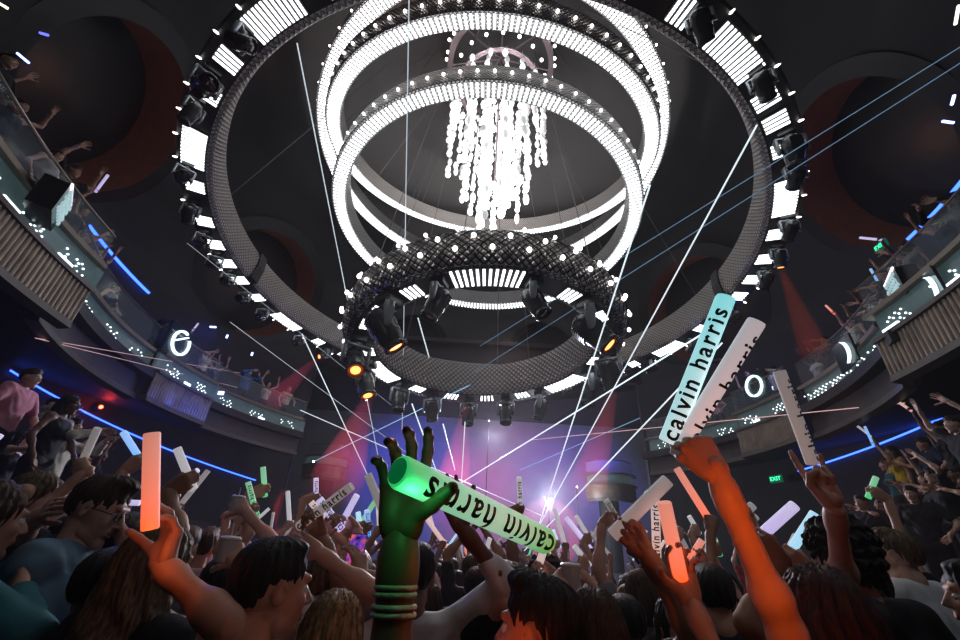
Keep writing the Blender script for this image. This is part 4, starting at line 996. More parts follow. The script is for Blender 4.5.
# ================================================================== the crowd
def tier(R, ang=None):
    return 0.0 if R < 5.0 else min(2.4, .32 * (1 + math.floor((R - 5.0) / .55)))
for side_, (a0, a1) in (('left', (150, 242)), ('right', (-62, 30))):
    b = MB(); R0 = 5.0
    while R0 < 10.6:
        h_ = tier(R0 + .01); b.arc([(R0, 0), (R0 + .56, 0), (R0 + .56, h_), (R0, h_)], a0, a1, 40, cx=CX, cy=CY); R0 += .55
    b.build('floor_' + side_, FL, kind='structure')
def ground(p):
    R = math.hypot(p.x - CX, p.y - CY); a = math.degrees(math.atan2(p.y - CY, p.x - CX)) % 360
    return tier(R) if (150 <= a <= 242 or a >= 298 or a <= 30) else 0.0
PENDING = []
def fig(hpx, yaw, arms, lab, fem=False, skin=0, shirt='black', hairc='black', style='short', sleeve='short', res=1, head=(0, 0, 0), floor=None, hh=None, sh_name='shirt', trousers='black'):
    """hpx = (x, y, depth) of the head centre; arms = [(side, (x, y, depth) | Vector | None, pose, palm world dir, elbow pole world, hand dir world)]"""
    Hw = at(*hpx) if not isinstance(hpx, Vector) else hpx
    f = ground(Hw) if floor is None else floor; s = (Hw.z - f) / 1.615
    s = max(.80, min(1.14, s)); f = Hw.z - 1.615 * s if floor is None and abs(Hw.z - 1.615 * s - f) > .02 and ground(Hw) > 0 else f
    if floor is None and ground(Hw) > 0: f = ground(Hw); s = max(.8, min(1.14, (Hw.z - f) / 1.615))
    loc = Vector((Hw.x, Hw.y, f)); Rz = Matrix.Rotation(-R_(yaw), 3, 'Z')
    la = []
    for a in arms:
        side_, w_ = a[0], a[1]; pose = a[2]
        palm = a[3] if len(a) > 3 else None; pole = a[4] if len(a) > 4 else None; hd = a[5] if len(a) > 5 else None
        if w_ is not None:
            W = w_ if isinstance(w_, Vector) else at(*w_); w_ = tuple(Rz @ ((W - loc) / s))
        L = lambda v: None if v is None else tuple(Rz @ Vector(v))
        la.append((side_, w_, (pose, L(hd)) if hd is not None else pose, L(palm), L(pole)))
    r = {0: (.018, .012, .0085), 1: (.014, .008, .0055), 2: (.009, .0045, .0032)}[res]
    D = figure(la, fem=fem, hb=r[0], hh=r[1], hf=r[2], sleeve=sleeve, head=head)
    o = put_person(D, loc, R_(yaw), lab, skin, shirt, hairc, hair_mesh(style, {0: .012, 1: .008, 2: .005}[res]), 1.72 * s, sh_name=sh_name, trousers=trousers)
    o['_D'] = 0; del o['_D']
    return o, D
def grip_on(P0, P1, side_=1, g=.05, n=(0, 1, 0)):
    """wrist position, palm direction and finger direction for a fist round the stick P0->P1, g metres above its base"""
    a = (Vector(P1) - Vector(P0)).normalized(); n = Vector(n); n = (n - a * n.dot(a)).normalized(); sx = -side_
    f = (a * sx).cross(n).normalized()
    if f.z < -.05: n = -n; f = -f
    G = Vector(P0) + a * g
    return G - f * .085 - n * (SR + .012), n, f
def holder(P0, P1, side_, lab, yaw=0, off=.22, res=0, n=(0, 1, 0), dz=0, other='relaxed', hz=1.62, g=.05, head=None, back=0, **kw):
    """a person whose raised hand closes on the stick"""
    W, pn, f = grip_on(P0, P1, side_, g, n)
    yr = R_(yaw); rx = Vector((math.cos(yr), math.sin(yr), 0))
    H = Vector((W.x, W.y, 0)) - rx * side_ * off - Vector((0, back, 0)) if head is None else None
    if H is not None: H.z = hz + ground(H); 
    return fig(at(*head) if head is not None else H, yaw, [(side_, W, 'grip', pn, None, f), (-side_, None, 'relaxed')] if other == 'relaxed' else [(side_, W, 'grip', pn, None, f), other], lab, res=res, **kw)
TOC = Vector((0, -1, 0)); UPZ = Vector((0, 0, 1))
# ---- foreground, left to right
gl, Dgl = fig((92, 510, 1.85), -78, [(1, (30, 585, 2.05), 'relaxed'), (-1, None, 'relaxed')], 'man with brown hair and dark glasses in a pale denim shirt, seen in profile', skin=0, shirt='denim', hairc='brown', style='quiff', sleeve='long', res=2, head=(0, -14, 0))
HMg = Matrix(Dgl['HM'].tolist())
b = MB()
for s_ in (1, -1):
    pts = [(s_ * .033 + .021 * math.cos(t), .094, .006 + .016 * math.sin(t)) for t in [2 * PI * k / 14 for k in range(14)]]; b.pipe(pts, .003, 6, closed=True); b.pipe([(s_ * .054, .092, .01), (s_ * .078, .05, .012), (s_ * .08, .0, .01), (s_ * .08, -.02, -.008)], .0018, 6)
b.tube((-.012, .096, .01), (.012, .096, .01), .0022, n=6); g_ = b.build('eyeglasses', BLACKG, gl); g_.matrix_local = HMg
fig((98, 590, 1.38), 8, [(1, None, 'relaxed'), (-1, None, 'relaxed')], 'person with smooth black hair seen from behind, front left of the crowd', skin=2, shirt='black', hairc='black', style='short', res=2)
fig((152, 568, 1.34), -15, [(1, None, 'relaxed'), (-1, None, 'relaxed')], 'woman with long wavy light brown hair below the big orange stick', fem=True, skin=0, shirt='black', hairc='lightbrown', style='wavy', res=2)
# orange stick + its bearer (short black hair)
o0, o1 = at(150, 530, 1.04), at(152, 433, 1.10)
stick(o0, o1, 'orange', 'big bright orange foam stick held upright at the left')
fig((264, 590, 1.12), -48, [(-1, (163, 566, 1.09), 'cup', (-.35, -.5, .15), (1, -.2, -.5), (-.15, .1, 1)), (1, None, 'relaxed')], 'man with cropped black hair in a white shirt, left arm up with orange stick', skin=1, shirt='white', hairc='black', style='short', res=2)
fig((322, 588, 1.7), 10, [(1, (318, 552, 1.62), 'relaxed', (0, 1, 0), (1, 0, -.6), (-.9, 0, .35)), (-1, None, 'relaxed')], 'woman with ash brown bob, forearm bent over her head', fem=True, skin=0, shirt='grey', hairc='lightbrown', style='bob', res=1)
fig((330, 640, 1.15), 15, [(1, None, 'relaxed'), (-1, None, 'relaxed')], 'woman with long dark blond hair at the bottom, beside the cord bracelets', fem=True, skin=0, shirt='black', hairc='blond', style='long', res=2)
fig((414, 578, 1.68), 5, [(1, (462, 528, 1.55), 'open', (0, -.6, .4), (1, 0, -.35), (-.45, .1, .85)), (-1, None, 'relaxed')], 'man in a white shirt with rolled sleeve raising his arm by the green stick', skin=3, shirt='white', hairc='black', style='short', sleeve='rolled', res=1)
fig((546, 634, 1.02), 62, [(1, None, 'relaxed'), (-1, None, 'relaxed')], 'man with dark tousled hair at the bottom centre, cheek lit orange', skin=1, shirt='black', hairc='black', style='quiff', res=2)
# big white stick and woman below it
w0, w1 = at(612, 536, 1.2), at(668, 480, 1.22)
stick(w0, w1, 'dull', 'thick plain whitish foam stick leaning right, right of the stage haze')
W, pn, f = grip_on(w0, w1, 1, .04, (0, .9, -.1))
fig((597, 632, 1.32), 0, [(1, W, 'grip', pn, (1, 0, -1), f), (-1, None, 'relaxed')], 'woman with long brown hair raising a thick white stick', fem=True, skin=2, shirt='black', hairc='brown', style='long', res=2)
# orange V hand stick
v0, v1 = at(681, 580, 1.12), at(664, 502, 1.16)
stick(v0, v1, 'orange', 'orange foam stick resting in an open V of fingers, right of centre')
fig((725, 716, 1.0), -10, [(-1, (690, 602, 1.1), 'cup', (-.1, -1, .1), (0, -.2, -1), (-.12, .05, 1)), (1, None, 'relaxed')], 'person mostly below the frame, open hand cradling an orange stick', skin=1, shirt='navy', res=2)
fig((683, 634, 1.4), 176, [(1, None, 'relaxed'), (-1, None, 'relaxed')], 'woman with black fringe facing the camera at the bottom edge', fem=True, skin=1, shirt='black', hairc='black', style='bob', res=2)
# upright lettered stick with bead bracelet arm
u0, u1 = at(657, 562, 1.9), at(655, 498, 1.95)
stick(u0, u1, 'pink', 'upright whitish stick with bold black lettering beside the orange V-held one', text='up')
W, pn, f = grip_on(u0, u1, -1, .03, (0, -1, 0))
pb, Db = fig((628, 628, 1.75), 0, [(-1, None, 'relaxed'), (1, W, 'grip', Vector(pn) * -1, None, Vector(f))], 'dark-haired man in white collar, raised arm with white bead bracelet', skin=3, shirt='white', hairc='black', style='short', res=1)
# floral arm with two sticks
c0, c1 = at(668, 443, .97), at(726, 297, 1.0)
k0, k1 = at(680, 447, .96), at(757, 321, .93)
stick(c0, c1, 'cyan', 'cyan glowing foam stick with large black lettering in the raised orange-lit fist', text='up')
stick(k0, k1, 'white', 'white foam stick with lettering along its right side in the orange-lit fist', text='up', roll=62)
ga = (c1 - c0).normalized() + (k1 - k0).normalized(); ga.normalize(); gf = Vector((-.55, .05, .83)); gf = Vector((-.42, .08, .9)).normalized(); gn = Vector((.15, .97, -.05)); gW = (at(675, 425, .97) + at(693, 425, .955)) / 2 - gf * .088 - gn * .028
floral, nt, bsdf = nodes('floral cotton'); N = nt.nodes
tcf = N.new('ShaderNodeTexCoord'); vo = N.new('ShaderNodeTexVoronoi'); vo.inputs['Scale'].default_value = 26; cr = N.new('ShaderNodeValToRGB')
cr.color_ramp.elements[0].position = .25; cr.color_ramp.elements[0].color = (.7, .3, .25, 1); cr.color_ramp.elements[1].position = .4; cr.color_ramp.elements[1].color = (.012, .01, .012, 1)
nt.links.new(tcf.outputs['Object'], vo.inputs['Vector']); nt.links.new(vo.outputs['Distance'], cr.inputs['Fac']); nt.links.new(cr.outputs['Color'], bsdf.inputs['Base Color']); bsdf.inputs['Roughness'].default_value = .8
pf, Df = fig((700, 725, .86), 0, [(1, gW, 'grip', gn, (1, -.2, -.6), gf), (-1, None, 'relaxed')], 'man in black floral shirt whose orange-lit arm lifts two sticks', skin=0, shirt=floral, hairc='black', style='short', res=2)
# right
e0, e1 = at(813, 464, 1.3), at(779, 371, 1.36)
stick(e0, e1, 'dull', 'whitish foam stick leaning left with lettering on its right edge, over the raised hand', text='up', roll=70)
fig((846, 560, 1.62), 6, [(1, None, 'relaxed'), (-1, None, 'relaxed')], 'man with thick black curly hair behind the auburn-haired woman', skin=0, shirt='black', hairc='black', style='curly', res=2)
fig((866, 590, 1.8), 4, [(-1, (833, 492, 1.4), 'rock', (-.2, -.9, .1), (.2, .3, -1), (-.22, .1, 1)), (1, None, 'relaxed')], 'person behind the curly head raising one hand with two fingers up', skin=0, shirt='black', hairc='black', style='short', res=2)
fig((830, 625, 1.0), -6, [(1, None, 'relaxed'), (-1, None, 'relaxed')], 'woman with long dark auburn hair filling the lower right foreground', fem=True, skin=1, shirt='burgundy', hairc='auburn', style='long', res=2)
fig((894, 537, 2.7), 22, [(1, None, 'relaxed'), (-1, None, 'relaxed')], 'man in a white polo shirt seen from behind at the right', skin=0, shirt='white', hairc='lightbrown', style='quiff', res=2, head=(10, 5, 0), sh_name='polo_shirt')
fig((868, 650, 1.6), 10, [(1, None, 'relaxed'), (-1, None, 'relaxed')], 'person in a pale blue shirt low between the polo shirt man and the auburn hair', skin=0, shirt='denim', hairc='black', style='short', res=1)
fig((990, 600, 1.6), 60, [(1, None, 'relaxed'), (-1, None, 'relaxed')], 'person in a teal long-sleeved top cut off by the right edge', skin=1, shirt='teal', hairc='black', style='short', sleeve='long', res=1)
# green stick hand
g0, g1 = at(398, 471, .56), at(546, 541, .78)
gs = stick(g0, g1, 'glow_green', 'bright green glowing foam stick in a big dark hand, centre', text='down', roll=12)
MB().lathe([(SR * .78, -.0012), (SR * .5, -.004), (.001, -.005)], 20).build('end_cap', mat('dark green foam', (.02, .12, .05), .7, emit=(.0, .35, .09), es=.25), gs, smooth='auto')
pg, Dg = fig((310, 800, .55), 0, [(1, at(401, 535, .60), 'hold', (-.1, -.98, -.1), (-.1, -.3, -1), (-.05, -.12, 1)), (-1, None, 'relaxed')], 'person in the near foreground, dark raised hand cupping the green stick', skin=3, shirt='black', res=2)
# left edge
fig((-22, 520, 1.5), -30, [(1, (18, 590, 1.45), 'relaxed'), (-1, None, 'relaxed')], 'woman in a teal jacket cut off by the left edge', fem=True, skin=1, shirt='teal', hairc='brown', style='long', sleeve='long', res=1)
fig((30, 500, 2.3), -60, [(1, (50, 512, 1.9), 'relaxed'), (-1, (42, 515, 1.9), 'relaxed')], 'woman with light brown hair clasping both hands by her chin at left', fem=True, skin=0, shirt='black', hairc='lightbrown', style='long', res=1)
fig((8, 452, 3.0), -70, [(1, None, 'relaxed'), (-1, None, 'relaxed')], 'woman with long blond hair at the left edge', fem=True, skin=0, shirt='black', hairc='blond', style='long', res=1)
fig((45, 478, 2.6), -60, [(1, (55, 490, 2.5), 'relaxed'), (-1, None, 'relaxed')], 'woman covering her mouth with one hand, left of the man in glasses', fem=True, skin=1, shirt='black', hairc='black', style='long', res=1)
# ---- stick bearers in the middle distance: base px, tip px, depth, colour, side, shirt, hair, skin, description, lettering
mids = [
 ((146, 468), (123, 432), 2.6, 'blue', 1, 'black', 'short', 'black', 1, 'blue foam stick leaning left behind the big orange one', 'person under the blue stick', None),
 ((77, 473), (98, 428), 2.3, 'dull', -1, 'black', 'long', 'brown', 0, 'dull white foam stick leaning right over the man in glasses', 'woman raising a dull white stick behind the man in glasses', None),
 ((194, 490), (177, 448), 2.1, 'white', 1, 'black', 'short', 'black', 2, 'white foam stick leaning left, held by a bare arm left of the drinks', 'dark-haired person, bare arm up with white stick, left of the drinks', None),
 ((168, 492), (198, 470), 3.0, 'lilac', -1, 'grey', 'short', 'brown', 0, 'lilac foam stick pointing up right behind the white leaning one', 'person in grey with the lilac stick', None),
 ((116, 502), (140, 503), 3.0, 'lilac', 1, 'white', 'short', 'black', 1, 'short lilac foam stick lying level left of the orange one', 'person in white with the level lilac stick', None),
 ((166, 550), (180, 524), 1.9, 'white', -1, 'white', 'short', 'black', 0, 'thick white stick end with black letters right of the orange stick', 'person in white under the lettered stick end', 'up'),
 ((265, 497), (263, 467), 3.2, 'green', 1, 'pink', 'quiff', 'brown', 0, 'upright green foam stick left of the drum balcony box', 'person in pink sleeve raising the upright green stick', None),
 ((257, 516), (248, 482), 3.0, 'green', -1, 'grey', 'short', 'black', 1, 'pale green lettered stick left of the upright green one', 'person with the pale green lettered stick', 'up'),
 ((298, 527), (352, 486), 1.75, 'dull', 1, 'grey', 'short', 'black', 2, 'long dull grey foam stick slanting right above the phone', 'person with brown forearm raising the dull grey slanting stick', 'up'),
 ((342, 530), (319, 499), 2.1, 'lilac', -1, 'black', 'short', 'black', 1, 'lettered lilac stick leaning left behind the slanting grey one', 'person with the lettered lilac stick', 'up'),
 ((338, 530), (357, 495), 2.5, 'lilac', 1, 'blue', 'quiff', 'brown', 0, 'plain lilac stick leaning right next to the phone', 'person in blue with the plain lilac stick', None),
 ((334, 532), (311, 502), 2.7, 'pink', -1, 'cream', 'bob', 'blond', 0, 'cream coloured lettered stick leaning left between lilac ones', 'blond person with the cream stick', 'up'),
 ((316, 505), (316, 478), 3.4, 'lilac', 1, 'black', 'short', 'brown', 0, 'small upright lilac stick above the cluster left of the green hand', 'person with the small upright lilac stick', 'up'),
 ((368, 536), (367, 510), 2.8, 'blue', 1, 'black', 'short', 'black', 2, 'blue-white lettered stick beside the phone', 'person with the blue lettered stick', 'up'),
 ((361, 534), (358, 512), 3.2, 'sky', -1, 'grey', 'short', 'brown', 1, 'pale blue stick just left of the lettered blue one', 'person with the pale blue stick', None),
 ((350, 540), (352, 519), 2.8, 'pink', 1, 'red', 'short', 'brown', 0, 'pinkish stick above the phone', 'person in red above the phone', None),
 ((521, 518), (519, 477), 2.9, 'white', 1, 'black', 'short', 'black', 2, 'upright white stick with black lettering just right of the green one', 'person with the upright lettered stick at centre', 'up'),
 ((534, 580), (543, 552), 2.1, 'pink', 1, 'black', 'short', 'brown', 0, 'pinkish white stick low behind the tousled dark head', 'person with pinkish stick behind the tousled head', None),
 ((592, 542), (576, 516), 3.8, 'white', 1, 'white', 'short', 'brown', 0, 'thin white stick leaning left in the haze right of centre', 'person in white with the thin white stick', None),
 ((620, 524), (606, 500), 2.6, 'dull', -1, 'grey', 'bob', 'brown', 0, 'dull lettered stick leaning left behind the thick white one', 'person with the dull lettered stick', 'up'),
 ((590, 566), (574, 546), 2.9, 'white', 1, 'red', 'short', 'black', 0, 'white stick leaning left low over the brown-haired woman', 'person in red with low white stick', None),
 ((700, 534), (689, 516), 3.6, 'white', 1, 'black', 'short', 'brown', 0, 'small white stick leaning left near the orange arm', 'person with the small white stick near the orange arm', None),
 ((690, 560), (702, 540), 2.4, 'orange', 1, 'black', 'bob', 'black', 0, 'small yellow-orange stick close to the orange arm', 'person with the small yellow-orange stick', None),
 ((734, 523), (753, 505), 1.9, 'dull', 1, 'black', 'short', 'black', 1, 'upper of two pale stick ends right of the orange arm', 'person with the upper pale stick right of the orange arm', None),
 ((738, 532), (756, 516), 2.1, 'dull', -1, 'grey', 'short', 'brown', 1, 'lower of two pale stick ends right of the orange arm', 'person with the lower pale stick right of the orange arm', None),
 ((746, 549), (795, 505), 1.5, 'lilac', -1, 'black', 'short', 'black', 2, 'large lilac foam stick slanting up right of the orange arm', 'person behind the orange arm with the large lilac stick', None),
 ((781, 566), (815, 513), 1.8, 'sky', -1, 'black', 'short', 'black', 1, 'light blue foam stick slanting right, beside the curly head', 'person with the light blue slanting stick', None),
 ((868, 498), (876, 477), 3.0, 'green', -1, 'black', 'long', 'brown', 0, 'small green stick on the right, over the polo shirt man', 'woman with the small green stick', None),
 ((560, 548), (553, 530), 4.6, 'sky', 1, 'blue', 'short', 'brown', 0, 'tiny pale blue stick in the haze below the strobes', 'person with the tiny pale blue stick', None),
 ((640, 545), (646, 530), 4.2, 'white', 1, 'black', 'short', 'brown', 1, 'small white stick between the thick white and the lettered one', 'person with small white stick by the lettered one', None),
 ((240, 519), (238, 498), 3.4, 'sky', 1, 'white', 'short', 'brown', 0, 'pale blue stick left of the green ones', 'person in white with the pale blue stick left of the green ones', None),
 ((483, 560), (490, 538), 3.4, 'white', -1, 'white', 'short', 'brown', 0, 'white stick leaning right under the green one', 'person in white with stick under the green one', None),
 ((720, 556), (714, 538), 2.8, 'green', 1, 'black', 'short', 'black', 1, 'small green stick hidden partly by the orange arm', 'person with the small green stick by the orange arm', None)]
for (bx, by), (tx, ty), d, colr, sd, shc, sty, hc, sk, slab, plab, txt in mids:
    p0, p1 = at(bx, by, d), at(tx, ty, d * 1.01)
    stick(p0, p1, colr, slab, text=txt)
    holder(p0, p1, sd, plab, yaw=random.uniform(-15, 15), res=0 if d > 1.9 else 1, hz=random.uniform(1.5, 1.6) if by > 500 else 1.66, skin=sk, shirt=shc, hairc=hc, style=sty, fem=sty in ('long', 'bob'), off=random.uniform(.16, .26))
# ------------------------------------------------------------------ small things held or worn
CORD = mat('white cord', (.5, .42, .36), .8, var=.3, scale=60, bump=.4)
def along(D, o, i, a):
    """point a metres down the forearm from the wrist (approx. by the grip frame)"""
    return None
def limb(o, D, i):
    M = Matrix.Translation(o.location) @ Matrix.Rotation(o.rotation_euler.z, 4, 'Z') @ Matrix.Scale(o.scale.x, 4)
    return M @ Vector(D['limbs'][i][0]), M @ Vector(D['limbs'][i][1]), M
E_, W_, M_ = limb(pg, Dg, 0); dr = (W_ - E_).normalized(); x = dr.orthogonal().normalized(); y = dr.cross(x)
for k, lab in enumerate(('upper pale cord bracelet on the dark foreground wrist', 'lower pale cord bracelet on the dark foreground wrist')):
    c_ = W_ - dr * (.062 + .022 * k); b = MB(); rr = (.0305 + .001 * k) * pg.scale.x
    for j in range(2): b.pipe([c_ - dr * .0085 * j + x * rr * math.cos(t) + y * rr * math.sin(t) for t in [2 * PI * q / 24 for q in range(24)]], .0034, 8, closed=True)
    b.build('cord_bracelet', CORD, smooth=True, label=lab, cat='bracelet')
E_, W_, M_ = limb(pb, Db, 1)
dr = (W_ - E_).normalized(); x = dr.orthogonal().normalized(); y = dr.cross(x); c_ = W_ - dr * .05; b = MB()
for q in range(20): b.ball(c_ + x * .033 * math.cos(q * PI / 10) + y * .033 * math.sin(q * PI / 10), .0058, 8)
b.build('bead_bracelet', mat('pearl', (.8, .78, .75), .3), smooth=True, label='white bead bracelet on the dark arm under the lettered stick', cat='bracelet')
def cup(x, y, d, lab, straw=True):
    p = at(x, y, d); root = empty('plastic_cup', p, None, lab, 'cup')
    MB().lathe([(.028, -.05), (.031, -.048), (.038, .03), (.036, .03), (.030, -.044), (.001, -.044)], 20).build('cup_body', mat('clear plastic', (.75, .72, .7), .15, alpha=.55), root, smooth='auto')
    MB().lathe([(.0375, .028), (.041, .03), (.041, .036), (.034, .042), (.001, .044)], 20).build('lid', mat('white plastic', (.8, .78, .78), .3), root, smooth='auto')
    MB().lathe([(.029, -.043), (.034, .01), (.001, .01)], 18).build('drink', mat('pale drink', (.5, .4, .25), .2), root, smooth='auto')
    if straw: MB().tube((.005, 0, -.03), (-.006, 0, .09), .0028, n=8).build('straw', mat('straw', (.8, .75, .75), .4), root)
    return p
def cup_holder(x, y, d, lab, plab, side_, **kw):
    p = cup(x, y, d, lab); W = p + Vector((side_ * .075, -.02, -.045)); H = Vector((W.x - side_ * -.16, W.y + .05, kw.pop('hz', 1.55)))
    fig(H, 0, [(side_ * 1, W, 'cup', (-side_ * .6, .8, 0), None, (-side_ * .75, .3, .55)), (-side_, None, 'relaxed')], plab, res=1, **kw)
cup_holder(228, 548, 1.7, 'clear plastic cup with lid and straw left of the cropped black head', 'person with dark hair lifting a lidded cup, left of the cropped head', 1, skin=0, shirt='white', hairc='black')
cup_holder(571, 575, 1.7, 'clear plastic cup behind the tousled dark head', 'person lifting a cup behind the tousled dark head', -1, skin=0, shirt='black', hairc='black')
cup_holder(237, 503, 2.6, 'blue lit drink cup raised high left of the green sticks', 'person raising a blue lit cup high', 1, skin=0, shirt='grey', hairc='brown', hz=1.62)
# phones
def phone(x, y, d, tilt, lab, plab, **kw):
    p = at(x, y, d); root = empty('phone', p, (R_(-25), 0, R_(tilt)), lab, 'phone')
    bevel_mesh(MB().box((0, 0, 0), (.038, .0045, .077)).mesh('phone_case', BLACKG), .003); me = bevel_mesh(MB().box((0, 0, 0), (.038, .0045, .077)).mesh('case', BLACKG), .003); part('case', me, root)
    m, nt, b_ = nodes('phone picture'); N = nt.nodes; t = N.new('ShaderNodeTexCoord'); no = N.new('ShaderNodeTexNoise'); no.inputs['Scale'].default_value = 26; cr = N.new('ShaderNodeValToRGB')
    e = cr.color_ramp.elements; e[0].position = .35; e[0].color = (.01, .005, .03, 1); e[1].position = .75; e[1].color = (.9, .35, .9, 1); q = e.new(.5); q.color = (.12, .05, .5, 1); q = e.new(.62); q.color = (.8, .08, .06, 1)
    nt.links.new(t.outputs['Object'], no.inputs['Vector']); nt.links.new(no.outputs['Fac'], cr.inputs['Fac']); nt.links.new(cr.outputs['Color'], b_.inputs['Emission Color']); b_.inputs['Emission Strength'].default_value = .9; b_.inputs['Base Color'].default_value = (0, 0, 0, 1)
    MB().box((0, -.0055, 0), (.034, .001, .071)).build('screen', m, root)
    fig(Vector((p.x - .05, p.y - .16, kw.pop('hz', 1.56))), 0, [(1, p + Vector((.05, -.03, -.09)), 'cup', (-.7, .6, 0), None, (-.35, .1, .9)), (-1, None, 'relaxed')], plab, res=1, **kw)
phone(356, 551, 1.9, 6, 'phone filming the purple stage, left of the big dark hand', 'person filming with a phone beside the cord bracelets', skin=1, shirt='black', hairc='brown', hz=1.5)
phone(114, 497, 2.0, 20, 'phone with purple screen beside the man in glasses', 'person filming behind the man in glasses', skin=1, shirt='black', hairc='black', hz=1.55)
# ring on the fist
E_, W_, M_ = limb(pf, Df, 0); Hm = np.array(Df['hands'][0][0]); sxx = Df['hands'][0][1]; sk_ = 1.04
fd_ = np.array([0, math.sin(R_(62)), math.cos(R_(62))]); pr_ = np.array([sxx * -.0105, .002, .083]) + fd_ * .02
u1_ = np.array([1., 0, 0]); u2_ = np.cross(fd_, u1_); ring_pts = [M_ @ Vector((Hm @ np.append((pr_ + (u1_ * math.cos(t) + u2_ * math.sin(t)) * .0112) * sk_, 1))[:3]) for t in [2 * PI * q / 18 for q in range(18)]]
MB().pipe(ring_pts, .002, 8, closed=True).build('finger_ring', mat('silver', (.8, .8, .8), .2, metal=1), smooth=True, label='silver ring on the orange-lit fist', cat='ring')
# added lamps: unseen front fills, a crowd wash, and points for stick glow
light('front_fill', 'AREA', (3.2, -.6, 5.6), 42, (.85, .93, 1), (1.5, 3, 1.4), size=1.2)  # added unseen soft fill on the foreground from behind the camera
light('front_fill', 'AREA', (-3.6, -.6, 5.6), 30, (.85, .93, 1), (-1.5, 3, 1.4), size=1.2)  # matching added fill for the left side
light('mid_wash', 'SPOT', (1.0, 12.5, 8.0), 900, (1, .72, .66), (.5, 6.5, 1.5), spot_size=R_(60), spot_blend=.8, shadow_soft_size=.3)
light('stick_glow', 'POINT', at(795, 570, .62), 1.5, (1, .16, .02), shadow_soft_size=.03)  # orange point added to light the raised arm, no stick modelled here
light('stick_glow', 'POINT', at(492, 655, 0.9), .2, (1, .14, .03), shadow_soft_size=.03)  # orange point added for the tousled man's cheek, no stick modelled here
light('stick_glow', 'POINT', at(412, 500, .54), .08, (.05, 1, .22), shadow_soft_size=.015)
light('stick_glow', 'POINT', at(150, 545, 1.02), .15, (1, .2, .04), shadow_soft_size=.02)
# blue and white bar lamps at the frame's upper corners
for x, y, d, wv, rot, col, es_, lab in ((953, 100, 7.5, .09, 75, (.35, .4, 1), 5, 'upper of two crossed blue-white bar lamps at the right edge'), (948, 122, 7.5, .1, -8, (.3, .38, 1), 5, 'lower of two crossed blue-white bar lamps at the right edge'), (23, 58, 7.0, .12, -40, (.25, .35, 1), 5, 'bright blue bar lamp over the guests at the upper left'), (44, 34, 7.0, .07, -15, (.12, .14, .9), 2, 'thin blue bar lamp at the upper left, above the bright one'), (2, 80, 6.4, .09, -60, (1, .8, .65), 3, 'warm white bar lamp cut by the left edge'), (2, 5, 6.4, .09, -30, (1, .95, .7), 3, 'pale bar lamp in the upper left corner'), (957, 15, 7, .16, 80, (1, .97, .85), 2.0, 'tall pale bar lamp in the upper right corner')):
    p = at(x, y, d); M = Matrix.Translation(p) @ Matrix((RIGHT, UP, -_f)).transposed().to_4x4() @ Matrix.Rotation(R_(rot), 4, 'Z')
    b = MB(); b.box((0, 0, 0), (wv, .016, .016)); o = b.build('bar_lamp', emis('bar lamp ' + lab[:16], col, es_), label=lab, cat='lamp'); o.matrix_world = M
light('corner_blue', 'POINT', at(23, 64, 7.0), 14, (.08, .12, 1), shadow_soft_size=.1); light('corner_blue', 'POINT', at(951, 112, 7.4), 14, (.08, .12, 1), shadow_soft_size=.1)
light('balcony_glow', 'POINT', atz(60, 290, CZ + 4.0), 3, (.05, .1, 1), shadow_soft_size=.05); light('balcony_glow', 'POINT', at(222, 396, 11), 25, (.05, .1, 1), shadow_soft_size=.05); light('balcony_glow', 'POINT', at(880, 345, 8.0), 6, (.05, .1, 1), shadow_soft_size=.05); light('balcony_glow', 'POINT', at(740, 360, 13), 25, (.06, .12, 1), shadow_soft_size=.05)
# ------------------------------------------------------------------ crowd of repeated poses
PR = []
U = [('up', 'both arms up'), ('right', 'right arm up'), ('left', 'left arm up'), ('front', 'hands held forward'), ('rest', 'arms down'), ('clap', 'hands together overhead')]
def proto(kind, fem, sleeve):
    A = {'up': [(1, (.30, .12, 1.92), 'open'), (-1, (-.27, .16, 1.86), 'spread')], 'right': [(1, (.24, .12, 1.96), 'grip', (0, 1, 0)), (-1, None, 'relaxed')], 'left': [(-1, (-.26, .1, 1.94), 'grip', (0, 1, 0)), (1, None, 'relaxed')],
         'front': [(1, (.14, .38, 1.58), 'relaxed'), (-1, (-.16, .36, 1.52), 'relaxed')], 'rest': [(1, (.25, .12, .95), 'relaxed'), (-1, (-.25, .2, 1.05), 'relaxed')], 'clap': [(1, (.07, .15, 1.92), 'open', (-1, 0, 0)), (-1, (-.08, .15, 1.92), 'open', (1, 0, 0))]}[kind]
    A = [(a + (None,) * (5 - len(a))) for a in A]
    return figure(A, fem=fem, hb=.02, hh=.013, hf=.009, sleeve=sleeve)
for kind, words in U:
    for fem in (False, True): PR.append((kind, words, fem, proto(kind, fem, 'tank' if fem else ('short' if kind != 'front' else 'long'))))
rnd = random.Random(4)
SHN = ['black', 'black', 'white', 'grey', 'navy', 'denim', 'red', 'cream', 'blue', 'burgundy', 'black', 'pink']
STY = {False: ['short', 'quiff', 'curly', 'short'], True: ['long', 'wavy', 'bob', 'bun', 'long']}
def proj(p):
    d = Vector(p) - CAM; z = d.dot(_f); return 480 + FPX * d.dot(RIGHT) / z, 320 - FPX * d.dot(UP) / z, z
CROWD = []
